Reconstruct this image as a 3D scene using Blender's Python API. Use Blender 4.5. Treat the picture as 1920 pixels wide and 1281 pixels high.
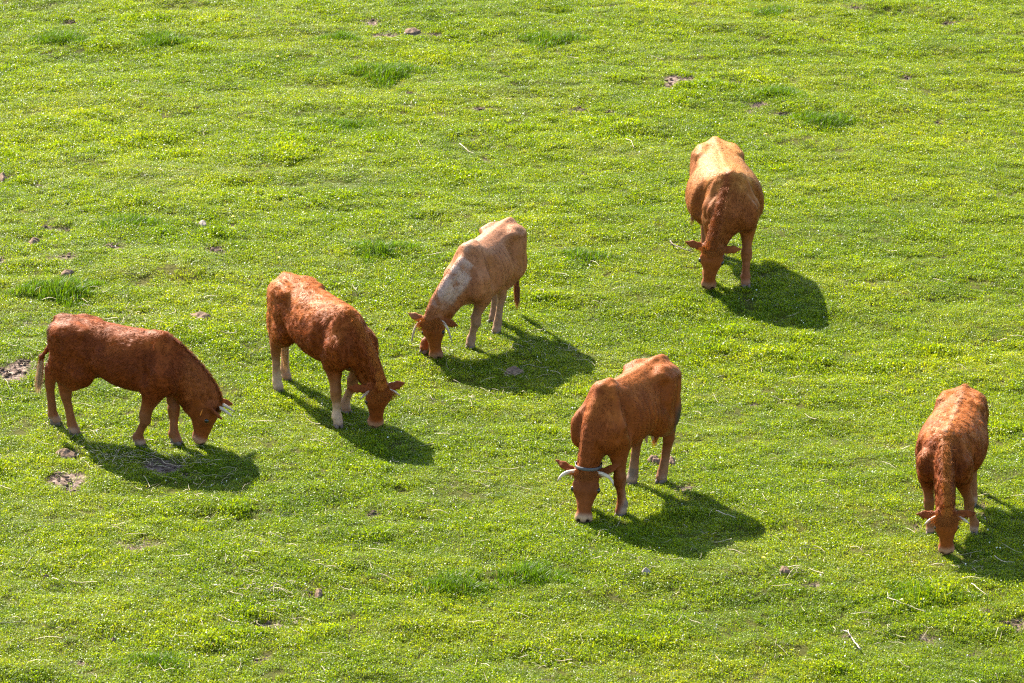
import bpy, math, random
import numpy as np
from mathutils import Vector, Matrix, Euler

# ------------------------------------------------------------------ camera, sky, sun, exposure
SC = bpy.context.scene
for _o in list(bpy.data.objects):
    bpy.data.objects.remove(_o)
PITCH = math.radians(19.0)
DIST = 51.0
LENS = 170.0
FPX = LENS / 36.0 * 1920.0
CAM = np.array([0.0, -DIST * math.cos(PITCH), DIST * math.sin(PITCH)])
cd = bpy.data.cameras.new('camera')
cam = bpy.data.objects.new('camera', cd)
SC.collection.objects.link(cam)
cam.location = CAM
cam.rotation_euler = (math.pi / 2 - PITCH, 0, 0)
cd.lens = LENS
cd.sensor_width = 36.0
cd.clip_start = 1.0
cd.clip_end = 6000.0
cd.dof.use_dof = True
cd.dof.focus_distance = 49.5
cd.dof.aperture_fstop = 5.0
SC.camera = cam

TOSUN = np.array([-0.90, 1.52, 1.30]); TOSUN /= np.linalg.norm(TOSUN)
world = bpy.data.worlds.new('World')
SC.world = world
world.use_nodes = True
wn = world.node_tree.nodes
bg = wn['Background']
sky = wn.new('ShaderNodeTexSky')
sky.sky_type = 'NISHITA'
sky.sun_disc = False
sky.sun_elevation = math.asin(TOSUN[2])
sky.sun_rotation = math.atan2(TOSUN[0], TOSUN[1])
world.node_tree.links.new(sky.outputs[0], bg.inputs[0])
bg.inputs[1].default_value = 0.10
sd = bpy.data.lights.new('sun', 'SUN')
sun = bpy.data.objects.new('sun', sd)
SC.collection.objects.link(sun)
sd.energy = 5.0
sd.angle = math.radians(0.53)
sd.color = (1.0, 0.93, 0.80)
sun.rotation_euler = Vector(TOSUN).to_track_quat('Z', 'Y').to_euler()
sun.location = (-20, 35, 28)
SC.view_settings.view_transform = 'Standard'
SC.view_settings.look = 'None'
SC.view_settings.gamma = 1.0
SC.view_settings.exposure = 2.05
SC.cycles.use_denoising = False
SC.cycles.pixel_filter_type = 'BLACKMAN_HARRIS'
SC.cycles.filter_width = 1.15
SC.cycles.max_bounces = 6
SC.cycles.transmission_bounces = 4
SC.cycles.diffuse_bounces = 3

RNG = np.random.default_rng(7)

# ------------------------------------------------------------------ noise and helpers
def _hash(ix, iy, iz, seed):
    n = (ix * 374761393 + iy * 668265263 + iz * 2147483647 * 3 + seed * 1274126177) & 0xFFFFFFFF
    n = ((n ^ (n >> 13)) * 1274126177) & 0xFFFFFFFF
    n = (n ^ (n >> 16)) & 0xFFFFFFFF
    n = (n * 2246822519) & 0xFFFFFFFF
    n = n ^ (n >> 15)
    return (n & 0xFFFFFF) / float(0xFFFFFF)

def vnoise(p, seed=0):
    """value noise in -1..1 at points p (N,3)"""
    p = np.asarray(p, dtype=np.float64)
    i = np.floor(p).astype(np.int64)
    f = p - i
    f = f * f * (3 - 2 * f)
    out = np.zeros(len(p))
    for dx in (0, 1):
        wx = f[:, 0] if dx else 1 - f[:, 0]
        for dy in (0, 1):
            wy = f[:, 1] if dy else 1 - f[:, 1]
            for dz in (0, 1):
                wz = f[:, 2] if dz else 1 - f[:, 2]
                out += wx * wy * wz * _hash(i[:, 0] + dx, i[:, 1] + dy, i[:, 2] + dz, seed)
    return out * 2 - 1

def n2(x, y, s, seed):
    x = np.atleast_1d(x).astype(float); y = np.atleast_1d(y).astype(float)
    sh = x.shape
    return vnoise(np.stack([x.ravel() * s + 31.7, y.ravel() * s + 11.3, np.full(x.size, 0.5)], 1), seed).reshape(sh)

def smooth(a, b, x):
    t = np.clip((x - a) / (b - a), 0, 1)
    return t * t * (3 - 2 * t)

def ray(px, py):
    d = np.array([px - 960.0, -(py - 640.5), -FPX])
    c, s = math.cos(math.pi / 2 - PITCH), math.sin(math.pi / 2 - PITCH)
    return np.array([d[0], c * d[1] - s * d[2], s * d[1] + c * d[2]])

def at(px, py, z=0.0):
    """world point at height z seen at photo pixel px, py"""
    d = ray(px, py)
    t = (z - CAM[2]) / d[2]
    return CAM + d * t

def ground_h(x, y):
    x = np.asarray(x, float); y = np.asarray(y, float)
    h = 0.10 * n2(x * 0.8, y, 0.22, 1)
    h = h + 0.045 * n2(x * 0.75 + 0.2 * y, y, 1.1, 2)
    h = h + 0.040 * n2(x * 0.6 + 0.15 * y, y, 2.7, 3) + 0.022 * n2(x * .8, y, 6.3, 4)
    for (cx, cy, r) in FLAT:
        w = np.exp(-(((x - cx) ** 2 + (y - cy) ** 2) / (r * r)))
        h = h * (1 - 0.75 * w)
    return h

def g1(x, y):
    return float(np.atleast_1d(ground_h(np.array([x]), np.array([y])))[0])

def new_mesh(name, verts, faces, smooth_shade=True):
    me = bpy.data.meshes.new(name)
    verts = np.ascontiguousarray(verts, dtype=np.float32)
    me.vertices.add(len(verts))
    me.vertices.foreach_set('co', verts.ravel())
    if isinstance(faces, np.ndarray):
        k = faces.shape[1]
        flat = faces.astype(np.int32).ravel()
        starts = np.arange(0, len(flat), k, dtype=np.int32)
        totals = np.full(len(faces), k, dtype=np.int32)
    else:
        flat = np.array([i for f in faces for i in f], dtype=np.int32)
        totals = np.array([len(f) for f in faces], dtype=np.int32)
        starts = np.concatenate([[0], np.cumsum(totals)[:-1]]).astype(np.int32)
    me.loops.add(len(flat))
    me.loops.foreach_set('vertex_index', flat)
    me.polygons.add(len(starts))
    me.polygons.foreach_set('loop_start', starts)
    me.polygons.foreach_set('loop_total', totals)
    me.update(calc_edges=True)
    me.polygons.foreach_set('use_smooth', np.full(len(starts), smooth_shade))
    me.validate()
    return me

def link(name, me, mat=None, parent=None, **props):
    o = bpy.data.objects.new(name, me)
    SC.collection.objects.link(o)
    if mat is not None and me is not None and len(me.materials) == 0:
        me.materials.append(mat)
    if parent is not None:
        o.parent = parent
    for k, v in props.items():
        o[k] = v
    return o

def set_color(me, col, name='Col'):
    a = me.color_attributes.new(name, 'FLOAT_COLOR', 'POINT')
    c = np.ones((len(me.vertices), 4), dtype=np.float32)
    c[:, :3] = col
    a.data.foreach_set('color', c.ravel())

def set_float(me, v, name):
    a = me.attributes.new(name, 'FLOAT', 'POINT')
    a.data.foreach_set('value', np.ascontiguousarray(v, dtype=np.float32))

def tube(points, radii, seg=10, flat=1.0, cap=True):
    """tapered tube along points; returns verts, faces"""
    P = np.asarray(points, float); n = len(P)
    T = np.gradient(P, axis=0); T /= np.linalg.norm(T, axis=1)[:, None] + 1e-9
    ref = np.array([0, 0, 1.0]) if abs(T[0, 2]) < 0.9 else np.array([1.0, 0, 0])
    V = []; u = np.cross(ref, T[0]); u /= np.linalg.norm(u)
    for i in range(n):
        u = u - T[i] * np.dot(u, T[i]); u /= np.linalg.norm(u)
        v = np.cross(T[i], u)
        for k in range(seg):
            a = 2 * math.pi * k / seg
            V.append(P[i] + radii[i] * (math.cos(a) * u + flat * math.sin(a) * v))
    F = []
    for i in range(n - 1):
        for k in range(seg):
            k2 = (k + 1) % seg
            F.append((i * seg + k, i * seg + k2, (i + 1) * seg + k2, (i + 1) * seg + k))
    if cap:
        F.append(tuple(range(seg))[::-1]); F.append(tuple((n - 1) * seg + k for k in range(seg)))
    return np.array(V), F

def merge(parts):
    V = []; F = []; o = 0
    for v, f in parts:
        V.append(v); F += [tuple(i + o for i in q) for q in f]; o += len(v)
    return np.concatenate(V), F

def ellipsoid(c, r, nu=12, nv=8):
    V = []; F = []
    for j in range(nv + 1):
        th = math.pi * j / nv
        for i in range(nu):
            ph = 2 * math.pi * i / nu
            V.append((c[0] + r[0] * math.sin(th) * math.cos(ph), c[1] + r[1] * math.sin(th) * math.sin(ph), c[2] + r[2] * math.cos(th)))
    for j in range(nv):
        for i in range(nu):
            i2 = (i + 1) % nu
            F.append((j * nu + i, (j + 1) * nu + i, (j + 1) * nu + i2, j * nu + i2))
    return np.array(V), F

# ------------------------------------------------------------------ materials
def mat_new(name):
    m = bpy.data.materials.new(name)
    m.use_nodes = True
    nt = m.node_tree
    return m, nt, nt.nodes['Principled BSDF'], nt.nodes['Material Output']

def N(nt, t, **kw):
    n = nt.nodes.new(t)
    for k, v in kw.items():
        setattr(n, k, v)
    return n

def noise_node(nt, scale, detail=3.0, coord='Position'):
    if coord == 'Position':
        g = N(nt, 'ShaderNodeNewGeometry'); out = g.outputs['Position']
    else:
        g = N(nt, 'ShaderNodeTexCoord'); out = g.outputs['Object']
    n = N(nt, 'ShaderNodeTexNoise')
    n.inputs['Scale'].default_value = scale
    n.inputs['Detail'].default_value = detail
    nt.links.new(out, n.inputs['Vector'])
    return n

def ramp(nt, src, stops):
    r = N(nt, 'ShaderNodeValToRGB')
    el = r.color_ramp.elements
    while len(el) < len(stops):
        el.new(0.5)
    for e, (p, c) in zip(el, stops):
        e.position = p; e.color = (*c, 1)
    nt.links.new(src, r.inputs[0])
    return r

def mix(nt, mode, fac, a, b):
    m = N(nt, 'ShaderNodeMix', data_type='RGBA', blend_type=mode)
    for sock, v in ((m.inputs[0], fac), (m.inputs[6], a), (m.inputs[7], b)):
        if isinstance(v, (int, float)):
            sock.default_value = v
        elif isinstance(v, tuple):
            sock.default_value = (*v, 1)
        else:
            nt.links.new(v, sock)
    return m.outputs[2]

def coat_material():
    m, nt, p, out = mat_new('cow_coat')
    a = N(nt, 'ShaderNodeAttribute', attribute_name='Col')
    nz = noise_node(nt, 26.0, 4.0, 'Object')
    nz2 = noise_node(nt, 5.0, 3.0, 'Object')
    r = ramp(nt, nz.outputs['Fac'], [(0.3, (0.86, 0.85, 0.84)), (0.7, (1.10, 1.09, 1.08))])
    r2 = ramp(nt, nz2.outputs['Fac'], [(0.3, (0.86, 0.84, 0.82)), (0.7, (1.12, 1.12, 1.12))])
    c = mix(nt, 'MULTIPLY', 1.0, a.outputs['Color'], r.outputs[0])
    c = mix(nt, 'MULTIPLY', 1.0, c, r2.outputs[0])
    nt.links.new(c, p.inputs['Base Color'])
    p.inputs['Roughness'].default_value = 0.55
    p.inputs['Specular IOR Level'].default_value = 0.10
    p.inputs['Sheen Weight'].default_value = 0.06
    p.inputs['Sheen Roughness'].default_value = 0.4
    p.inputs['Sheen Tint'].default_value = (1.0, 0.75, 0.5, 1)
    b = N(nt, 'ShaderNodeBump'); b.inputs['Strength'].default_value = 0.35; b.inputs['Distance'].default_value = 0.006
    nf = noise_node(nt, 90.0, 3.0, 'Object')
    nt.links.new(nf.outputs['Fac'], b.inputs['Height']); nt.links.new(b.outputs[0], p.inputs['Normal'])
    return m

def hair_material():
    m, nt, p, out = mat_new('cow_hair')
    a = N(nt, 'ShaderNodeAttribute', attribute_name='Col')
    nt.links.new(a.outputs['Color'], p.inputs['Base Color'])
    p.inputs['Roughness'].default_value = 0.6
    p.inputs['Specular IOR Level'].default_value = 0.12
    tr = N(nt, 'ShaderNodeBsdfTranslucent')
    nt.links.new(a.outputs['Color'], tr.inputs['Color'])
    mx = N(nt, 'ShaderNodeMixShader'); mx.inputs[0].default_value = 0.3
    nt.links.new(p.outputs[0], mx.inputs[1]); nt.links.new(tr.outputs[0], mx.inputs[2])
    nt.links.new(mx.outputs[0], out.inputs[0])
    return m

def simple(name, col, rough=0.6, var=0.25, scale=30.0, spec=0.4, bump=0.0):
    m, nt, p, out = mat_new(name)
    nz = noise_node(nt, scale, 4.0, 'Object')
    lo = tuple(c * (1 - var) for c in col); hi = tuple(c * (1 + var) for c in col)
    r = ramp(nt, nz.outputs['Fac'], [(0.3, lo), (0.7, hi)])
    nt.links.new(r.outputs[0], p.inputs['Base Color'])
    p.inputs['Roughness'].default_value = rough
    p.inputs['Specular IOR Level'].default_value = spec
    if bump:
        b = N(nt, 'ShaderNodeBump'); b.inputs['Strength'].default_value = bump; b.inputs['Distance'].default_value = 0.01
        nt.links.new(nz.outputs['Fac'], b.inputs['Height']); nt.links.new(b.outputs[0], p.inputs['Normal'])
    return m

def attr_mat(name, rough=0.6, trans=0.0):
    m, nt, p, out = mat_new(name)
    a = N(nt, 'ShaderNodeAttribute', attribute_name='Col')
    nz = noise_node(nt, 40.0, 3.0)
    r = ramp(nt, nz.outputs['Fac'], [(0.3, (0.8, 0.8, 0.8)), (0.7, (1.15, 1.15, 1.15))])
    c = mix(nt, 'MULTIPLY', 1.0, a.outputs['Color'], r.outputs[0])
    nt.links.new(c, p.inputs['Base Color'])
    p.inputs['Roughness'].default_value = rough
    if trans:
        tr = N(nt, 'ShaderNodeBsdfTranslucent'); nt.links.new(c, tr.inputs['Color'])
        mx = N(nt, 'ShaderNodeMixShader'); mx.inputs[0].default_value = trans
        nt.links.new(p.outputs[0], mx.inputs[1]); nt.links.new(tr.outputs[0], mx.inputs[2])
        nt.links.new(mx.outputs[0], out.inputs[0])
    return m

def grass_color(nt, lush_only=False):
    """world-position colour: yellow green sward with fresher and duller patches"""
    g = N(nt, 'ShaderNodeNewGeometry')
    mp = N(nt, 'ShaderNodeMapping'); mp.inputs['Scale'].default_value = (0.7, 1.0, 0.3)
    nt.links.new(g.outputs['Position'], mp.inputs[0])
    big = N(nt, 'ShaderNodeTexNoise'); big.inputs['Scale'].default_value = 0.42; big.inputs['Detail'].default_value = 4; big.inputs['Roughness'].default_value = 0.62
    mid = N(nt, 'ShaderNodeTexNoise'); mid.inputs['Scale'].default_value = 3.2; mid.inputs['Detail'].default_value = 4; mid.inputs['Roughness'].default_value = 0.65
    nt.links.new(mp.outputs[0], big.inputs['Vector']); nt.links.new(mp.outputs[0], mid.inputs['Vector'])
    r = ramp(nt, big.outputs['Fac'], [(0.30, GC[0]), (0.5, GC[1]), (0.68, GC[2])])
    r2 = ramp(nt, mid.outputs['Fac'], [(0.30, (0.72, 0.80, 0.8)), (0.5, (1.0, 1.0, 1.0)), (0.72, (1.1, 1.09, 1.0))])
    return mix(nt, 'MULTIPLY', 1.0, r.outputs[0], r2.outputs[0])

GC = [(0.126, 0.196, 0.003), (0.176, 0.240, 0.005), (0.222, 0.272, 0.009)]

def grass_material(name='grass_blades', lush=False):
    m, nt, p, out = mat_new(name)
    a = N(nt, 'ShaderNodeAttribute', attribute_name='Col')
    if lush:
        c = a.outputs['Color']
    else:
        c = mix(nt, 'MULTIPLY', 1.0, grass_color(nt), a.outputs['Color'])
        oi = N(nt, 'ShaderNodeObjectInfo')
        rr = ramp(nt, oi.outputs['Random'], [(0.0, (0.72, 0.80, 0.8)), (0.5, (1, 1, 1)), (1.0, (1.34, 1.2, 1.3))])
        c = mix(nt, 'MULTIPLY', 1.0, c, rr.outputs[0])
    nt.links.new(c, p.inputs['Base Color'])
    p.inputs['Roughness'].default_value = 0.45
    p.inputs['Specular IOR Level'].default_value = 0.22
    tr = N(nt, 'ShaderNodeBsdfTranslucent')
    c2 = mix(nt, 'MULTIPLY', 1.0, c, (1.34, 1.30, 0.4))
    nt.links.new(c2, tr.inputs['Color'])
    mx = N(nt, 'ShaderNodeMixShader'); mx.inputs[0].default_value = 0.5
    nt.links.new(p.outputs[0], mx.inputs[1]); nt.links.new(tr.outputs[0], mx.inputs[2])
    nt.links.new(mx.outputs[0], out.inputs[0])
    return m

def ground_material():
    m, nt, p, out = mat_new('pasture_soil')
    a = N(nt, 'ShaderNodeAttribute', attribute_name='soil')
    nz = noise_node(nt, 22.0, 6.0)
    soil = ramp(nt, nz.outputs['Fac'], [(0.3, (0.05, 0.032, 0.022)), (0.52, (0.15, 0.10, 0.075)), (0.7, (0.32, 0.235, 0.19))])
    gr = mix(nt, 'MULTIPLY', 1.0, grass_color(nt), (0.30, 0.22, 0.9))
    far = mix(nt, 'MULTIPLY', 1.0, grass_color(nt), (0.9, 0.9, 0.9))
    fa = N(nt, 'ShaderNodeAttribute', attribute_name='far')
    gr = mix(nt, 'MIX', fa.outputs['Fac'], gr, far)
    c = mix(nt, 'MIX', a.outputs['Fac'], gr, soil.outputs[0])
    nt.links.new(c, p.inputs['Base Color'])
    p.inputs['Roughness'].default_value = 0.95
    p.inputs['Specular IOR Level'].default_value = 0.1
    b = N(nt, 'ShaderNodeBump'); b.inputs['Strength'].default_value = 0.8; b.inputs['Distance'].default_value = 0.03
    nt.links.new(nz.outputs['Fac'], b.inputs['Height']); nt.links.new(b.outputs[0], p.inputs['Normal'])
    return m

M_COAT = coat_material(); M_HAIR = hair_material()
M_GRASS = grass_material(); M_LUSH = grass_material('lush_grass_blades', True)
M_GROUND = ground_material()
M_HORN = attr_mat('horn', 0.35)
M_HOOF = simple('hoof', (0.15, 0.10, 0.075), 0.75, 0.4, 25.0)
M_EYE = simple('eye', (0.012, 0.008, 0.006), 0.3, 0.2, 10.0, 0.6)
M_COLLAR = simple('collar', (0.085, 0.075, 0.075), 0.6, 0.25, 20.0)
M_TAG = simple('ear_tag', (0.75, 0.22, 0.03), 0.45, 0.1, 20.0)
M_STRAW = attr_mat('straw', 0.55, 0.2)
M_TWIG = simple('twig_bark', (0.42, 0.33, 0.24), 0.7, 0.35, 40.0)
M_DARKTWIG = simple('dark_twig_bark', (0.12, 0.085, 0.06), 0.8, 0.4, 40.0)
M_DUNG = simple('dry_dung', (0.155, 0.10, 0.065), 0.95, 0.6, 38.0, 0.1, 1.0)
M_SOIL = simple('soil_clod', (0.12, 0.08, 0.055), 0.95, 0.45, 30.0, 0.1, 1.0)
M_PETAL = attr_mat('petals', 0.5, 0.25)
M_STONE = simple('stone', (0.24, 0.19, 0.15), 0.8, 0.35, 25.0, 0.3, 0.6)

# ------------------------------------------------------------------ the cattle: where each stands in the photograph
# hooves / head given as photo pixels; order of hooves: left fore, right fore, left hind, right hind (the animal's own sides)
COWS = [
 dict(key='a', H=1.22, tail=(116, 590), wither=(302, 622), hooves=[(330, 836), (263, 842), (104, 800), (140, 820)],
      poll=(411, 757), muzzle=(385, 832), face_az=-10, roll=0, width=1.0, belly=1.0, curl=.6, fur=1.0,
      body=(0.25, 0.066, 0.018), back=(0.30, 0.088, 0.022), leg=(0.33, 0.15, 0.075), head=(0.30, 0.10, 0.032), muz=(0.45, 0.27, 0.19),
      horn=(0.105, 'side', 0.9), tag=True, tailpose='out', switch=(0.50, 0.33, 0.22),
      label='dark reddish-brown cow at the far left, seen side-on, pale-tipped tail swinging out behind'),
 dict(key='b', H=1.21, tail=(536, 510), wither=(650, 574), hooves=[(649, 778), (634, 804), (537, 718), (522, 738)],
      poll=(713, 729), muzzle=(707, 803), face_az=-72, roll=0, width=1.05, belly=1.05, curl=1.0, fur=1.3,
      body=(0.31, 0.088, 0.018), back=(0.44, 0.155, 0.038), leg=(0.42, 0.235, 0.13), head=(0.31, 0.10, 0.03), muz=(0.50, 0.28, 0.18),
      horn=(0.10, 'side', 0.9), tag=True, tailpose='down', switch=(0.52, 0.33, 0.18),
      label='shaggy orange-brown cow with small horns and pale shins, second from the left'),
 dict(key='c', H=1.15, tail=(955, 403), wither=(881, 453), hooves=[(882, 656), (796, 664), (931, 629), (925, 606)],
      poll=(806, 597), muzzle=(815, 674), face_az=-108, roll=0.28, width=1.0, belly=1.04, curl=0.15, fur=0.45, bony=1.0,
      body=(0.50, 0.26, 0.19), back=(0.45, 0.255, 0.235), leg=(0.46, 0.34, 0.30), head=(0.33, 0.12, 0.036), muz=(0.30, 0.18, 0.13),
      horn=(0.155, 'droop', 1.0), tag=False, tailpose='down', switch=(0.24, 0.09, 0.04), white=True,
      label='pale tan bony cow with a white patch on its neck and long drooping horns'),
 dict(key='d', H=1.28, tail=(1240, 663), wither=(1134, 717), hooves=[(1164, 971), (1098, 960), (1240, 908), (1184, 912)],
      poll=(1100, 882), muzzle=(1093, 979), face_az=-95, roll=0, width=1.0, belly=1.0, curl=0.25, fur=0.5, bony=0.5,
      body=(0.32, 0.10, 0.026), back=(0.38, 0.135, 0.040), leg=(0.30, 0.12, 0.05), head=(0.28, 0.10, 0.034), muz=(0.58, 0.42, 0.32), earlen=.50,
      horn=(0.132, 'curve', 1.05), tag=False, tailpose='inside', switch=(0.33, 0.12, 0.035), udder=True, collar=True, mud=True,
      frontw=.86, label='red-brown cow wearing a grey neck collar with pale curved horns, mud on its hind leg'),
 dict(key='e', H=1.27, tail=(1341, 257), wither=(1370, 322), hooves=[(1398, 541), (1326, 534), (1350, 484), (1322, 480)],
      poll=(1336, 464), muzzle=(1327, 543), face_az=-97, roll=0, width=1.12, belly=1.22, curl=0.35, fur=0.75,
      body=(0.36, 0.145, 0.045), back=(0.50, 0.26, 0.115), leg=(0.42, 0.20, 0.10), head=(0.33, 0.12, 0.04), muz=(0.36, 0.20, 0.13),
      horn=None, tag=False, tailpose='left', switch=(0.20, 0.10, 0.05),
      label='round-bellied golden-brown hornless cow grazing alone at the upper right of the pasture'),
 dict(key='f', H=1.06, tail=(1809, 722), wither=(1775, 801), hooves=[(1826, 1003), (1744, 1004), (1824, 950), (1768, 950)],
      poll=(1775, 964), muzzle=(1775, 1039), face_az=-92, roll=0, width=1.16, belly=1.1, curl=1.1, fur=1.15,
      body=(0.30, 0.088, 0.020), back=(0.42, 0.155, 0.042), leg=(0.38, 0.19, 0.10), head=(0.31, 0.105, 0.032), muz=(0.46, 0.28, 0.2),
      horn=(0.13, 'side', 1.0), tag=False, tailpose='down', switch=(0.35, 0.15, 0.06), stripe=True,
      label='small shaggy horned cow at the right edge with a light stripe down its spine'),
]
FLAT = []
for c in COWS:
    w = at(*c['wither'], c['H'])
    c['base'] = w
    t = at(*c['tail'], c['H'] * 1.02)
    c['t3'] = t
    mid = (w + t) / 2
    FLAT.append((mid[0], mid[1], 1.3))

# ------------------------------------------------------------------ ground sheet
def axis_coords(a0, a1, fine, far):
    core = list(np.arange(a0, a1 + 1e-6, fine))
    lo = []; x = a0; st = fine
    while x > -far:
        st *= 1.35; x -= st; lo.append(x)
    hi = []; x = core[-1]; st = fine
    while x < far:
        st *= 1.35; x += st; hi.append(x)
    return np.array(lo[::-1] + core + hi)

GX0, GX1, GY0, GY1 = -9.5, 9.5, -11.5, 19.0
xs = axis_coords(GX0, GX1, 0.055, 2200.0)
ys = axis_coords(GY0, GY1, 0.065, 2200.0)
X, Y = np.meshgrid(xs, ys, indexing='ij')
Z = ground_h(X, Y)

SOIL = [  # photo px, py, half width px, half height px
 (722, 70, 30, 9), (700, 42, 14, 6), (772, 62, 14, 7), (818, 68, 12, 5), (1275, 158, 34, 12), (1262, 172, 16, 7), (1385, 160, 20, 5), (1128, 12, 34, 5),
 (376, 608, 22, 8), (20, 706, 40, 14), (45, 690, 20, 8), (126, 858, 26, 9), (118, 905, 40, 16), (135, 925, 20, 8), (22, 335, 8, 6), (68, 355, 16, 6),
 (65, 465, 14, 6), (128, 440, 14, 5), (85, 436, 14, 6), (132, 492, 14, 5), (128, 524, 16, 6), (68, 552, 20, 9), (407, 478, 24, 8), (213, 474, 14, 7),
 (4, 495, 12, 9), (1090, 207, 20, 8), (1138, 215, 12, 5), (1420, 205, 18, 5), (965, 232, 14, 5), (320, 180, 12, 5), (372, 204, 12, 5), (315, 215, 12, 4),
 (40, 100, 16, 4), (92, 98, 12, 4), (802, 668, 14, 6), (1288, 918, 34, 8), (1245, 868, 20, 10), (1510, 1103, 30, 7), (598, 1121, 14, 7), (500, 1175, 26, 9),
 (488, 1246, 18, 6), (1470, 172, 10, 5), (1642, 240, 16, 5), (1700, 150, 22, 5), (1462, 222, 16, 6), (1896, 1170, 26, 12), (1725, 995, 14, 8), (1590, 1190, 12, 9),
 (1895, 982, 18, 6), (310, 882, 46, 12), (355, 900, 22, 8), (695, 970, 14, 6), (1760, 228, 16, 5), (1088, 960, 12, 4), (1845, 1150, 18, 6), (950, 145, 18, 4), (130, 35, 18, 4),
 (770, 180, 14, 4), (900, 210, 18, 4), (1600, 20, 16, 4), (1780, 40, 22, 4), (940, 555, 14, 5), (510, 1000, 14, 5), (150, 1250, 16, 6), (50, 1010, 18, 6), (1820, 1165, 20, 6),
]
def soil_at(x, y):
    s = np.zeros_like(x)
    jx = 0.05 * n2(x, y, 9, 21) + 0.05 * n2(x, y, 4, 24); jy = 0.08 * n2(x, y, 9, 22) + 0.09 * n2(x, y, 4, 25)
    for (px, py, rx, ry) in SOIL:
        p = at(px, py); e = at(px + rx, py); f = at(px, py - ry)
        a = e[0] - p[0]; b = f[1] - p[1]
        d = np.sqrt(((x + jx - p[0]) / a) ** 2 + ((y + jy - p[1]) / b) ** 2)
        s = np.maximum(s, smooth(1.15, 0.75, d))
    w = n2(x * 0.7, y, 3.6, 23) + 0.6 * n2(x, y, 9.1, 26)
    s = np.maximum(s, smooth(0.74, 1.08, w) * 0.9)
    return s
S = soil_at(X, Y)
inside = smooth(GX0 - 1, GX0 + .5, X) * smooth(GX1 + 1, GX1 - .5, X) * smooth(GY0 - 1, GY0 + .5, Y) * smooth(GY1 + 1, GY1 - .5, Y)
far = 1 - inside
S = S * inside
Z = Z - 0.02 * S
nx, ny = X.shape
V = np.stack([X.ravel(), Y.ravel(), Z.ravel()], 1)
idx = np.arange(nx * ny).reshape(nx, ny)
F = np.stack([idx[:-1, :-1].ravel(), idx[1:, :-1].ravel(), idx[1:, 1:].ravel(), idx[:-1, 1:].ravel()], 1)
me = new_mesh('ground', V, F)
tall = n2(X * 0.7, Y, 1.6, 31) * 0.6 + n2(X * 0.7, Y, 4.2, 32) * 0.55
gh = 0.76 + 0.50 * tall + 0.9 * smooth(0.34, 0.75, tall) + 0.30 * n2(X * .9, Y, 8.0, 35)
set_float(me, S.ravel(), 'soil')
set_float(me, far.ravel(), 'far')
set_float(me, (inside * (1 - 0.93 * S) * (0.35 + 0.65 * smooth(-.75, .15, n2(X * .8, Y, 4.0, 33) + .5 * n2(X, Y, 8.0, 34)))).ravel(), 'dens')
set_float(me, (gh * (1 - 0.45 * S)).ravel(), 'gh')
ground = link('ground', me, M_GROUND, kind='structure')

# ------------------------------------------------------------------ grass sward (one object, instanced tufts)
def blades(n, spread, lmin, lmax, wmin, wmax, lean, rng, dark=0.0):
    """n bent blades -> verts, faces, colour"""
    r = spread * np.sqrt(rng.random(n)); a = rng.random(n) * 2 * np.pi
    bx, by = r * np.cos(a), r * np.sin(a)
    L = lmin + (lmax - lmin) * rng.random(n)
    w = wmin + (wmax - wmin) * rng.random(n)
    az = rng.random(n) * 2 * np.pi
    ln = lean * (0.25 + rng.random(n))
    dx, dy = np.cos(az), np.sin(az)
    sx, sy = -dy, dx
    tw = rng.random(n) * 0.8 - 0.4
    sx, sy = sx * np.cos(tw) - sy * np.sin(tw), sx * np.sin(tw) + sy * np.cos(tw)
    h1 = L * 0.5 * np.cos(ln * 0.6); o1 = L * 0.5 * np.sin(ln * 0.6)
    h2 = h1 + L * 0.5 * np.cos(ln * 1.5); o2 = o1 + L * 0.5 * np.sin(ln * 1.5)
    P = np.zeros((n, 5, 3))
    z0 = -0.006
    P[:, 0] = np.stack([bx - sx * w / 2, by - sy * w / 2, np.full(n, z0)], 1)
    P[:, 1] = np.stack([bx + sx * w / 2, by + sy * w / 2, np.full(n, z0)], 1)
    P[:, 2] = np.stack([bx + dx * o1 - sx * w * .45, by + dy * o1 - sy * w * .45, h1], 1)
    P[:, 3] = np.stack([bx + dx * o1 + sx * w * .45, by + dy * o1 + sy * w * .45, h1], 1)
    P[:, 4] = np.stack([bx + dx * o2, by + dy * o2, h2], 1)
    b = np.arange(n)[:, None] * 5
    T = np.concatenate([b + [0, 1, 3], b + [0, 3, 2], b + [2, 3, 4]], 0)
    v = 0.5 + 0.9 * rng.random(n)
    c = np.stack([v * (0.88 + 0.25 * rng.random(n)), v, v * (0.8 + 0.5 * rng.random(n))], 1)
    dry = rng.random(n) < 0.022
    c[dry] = np.array([1.6, 1.02, 14.0]) * (0.8 + 0.5 * rng.random((dry.sum(), 1)))
    C = np.repeat(c[:, None, :], 5, 1)
    return P.reshape(-1, 3), T, C.reshape(-1, 3)

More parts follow.
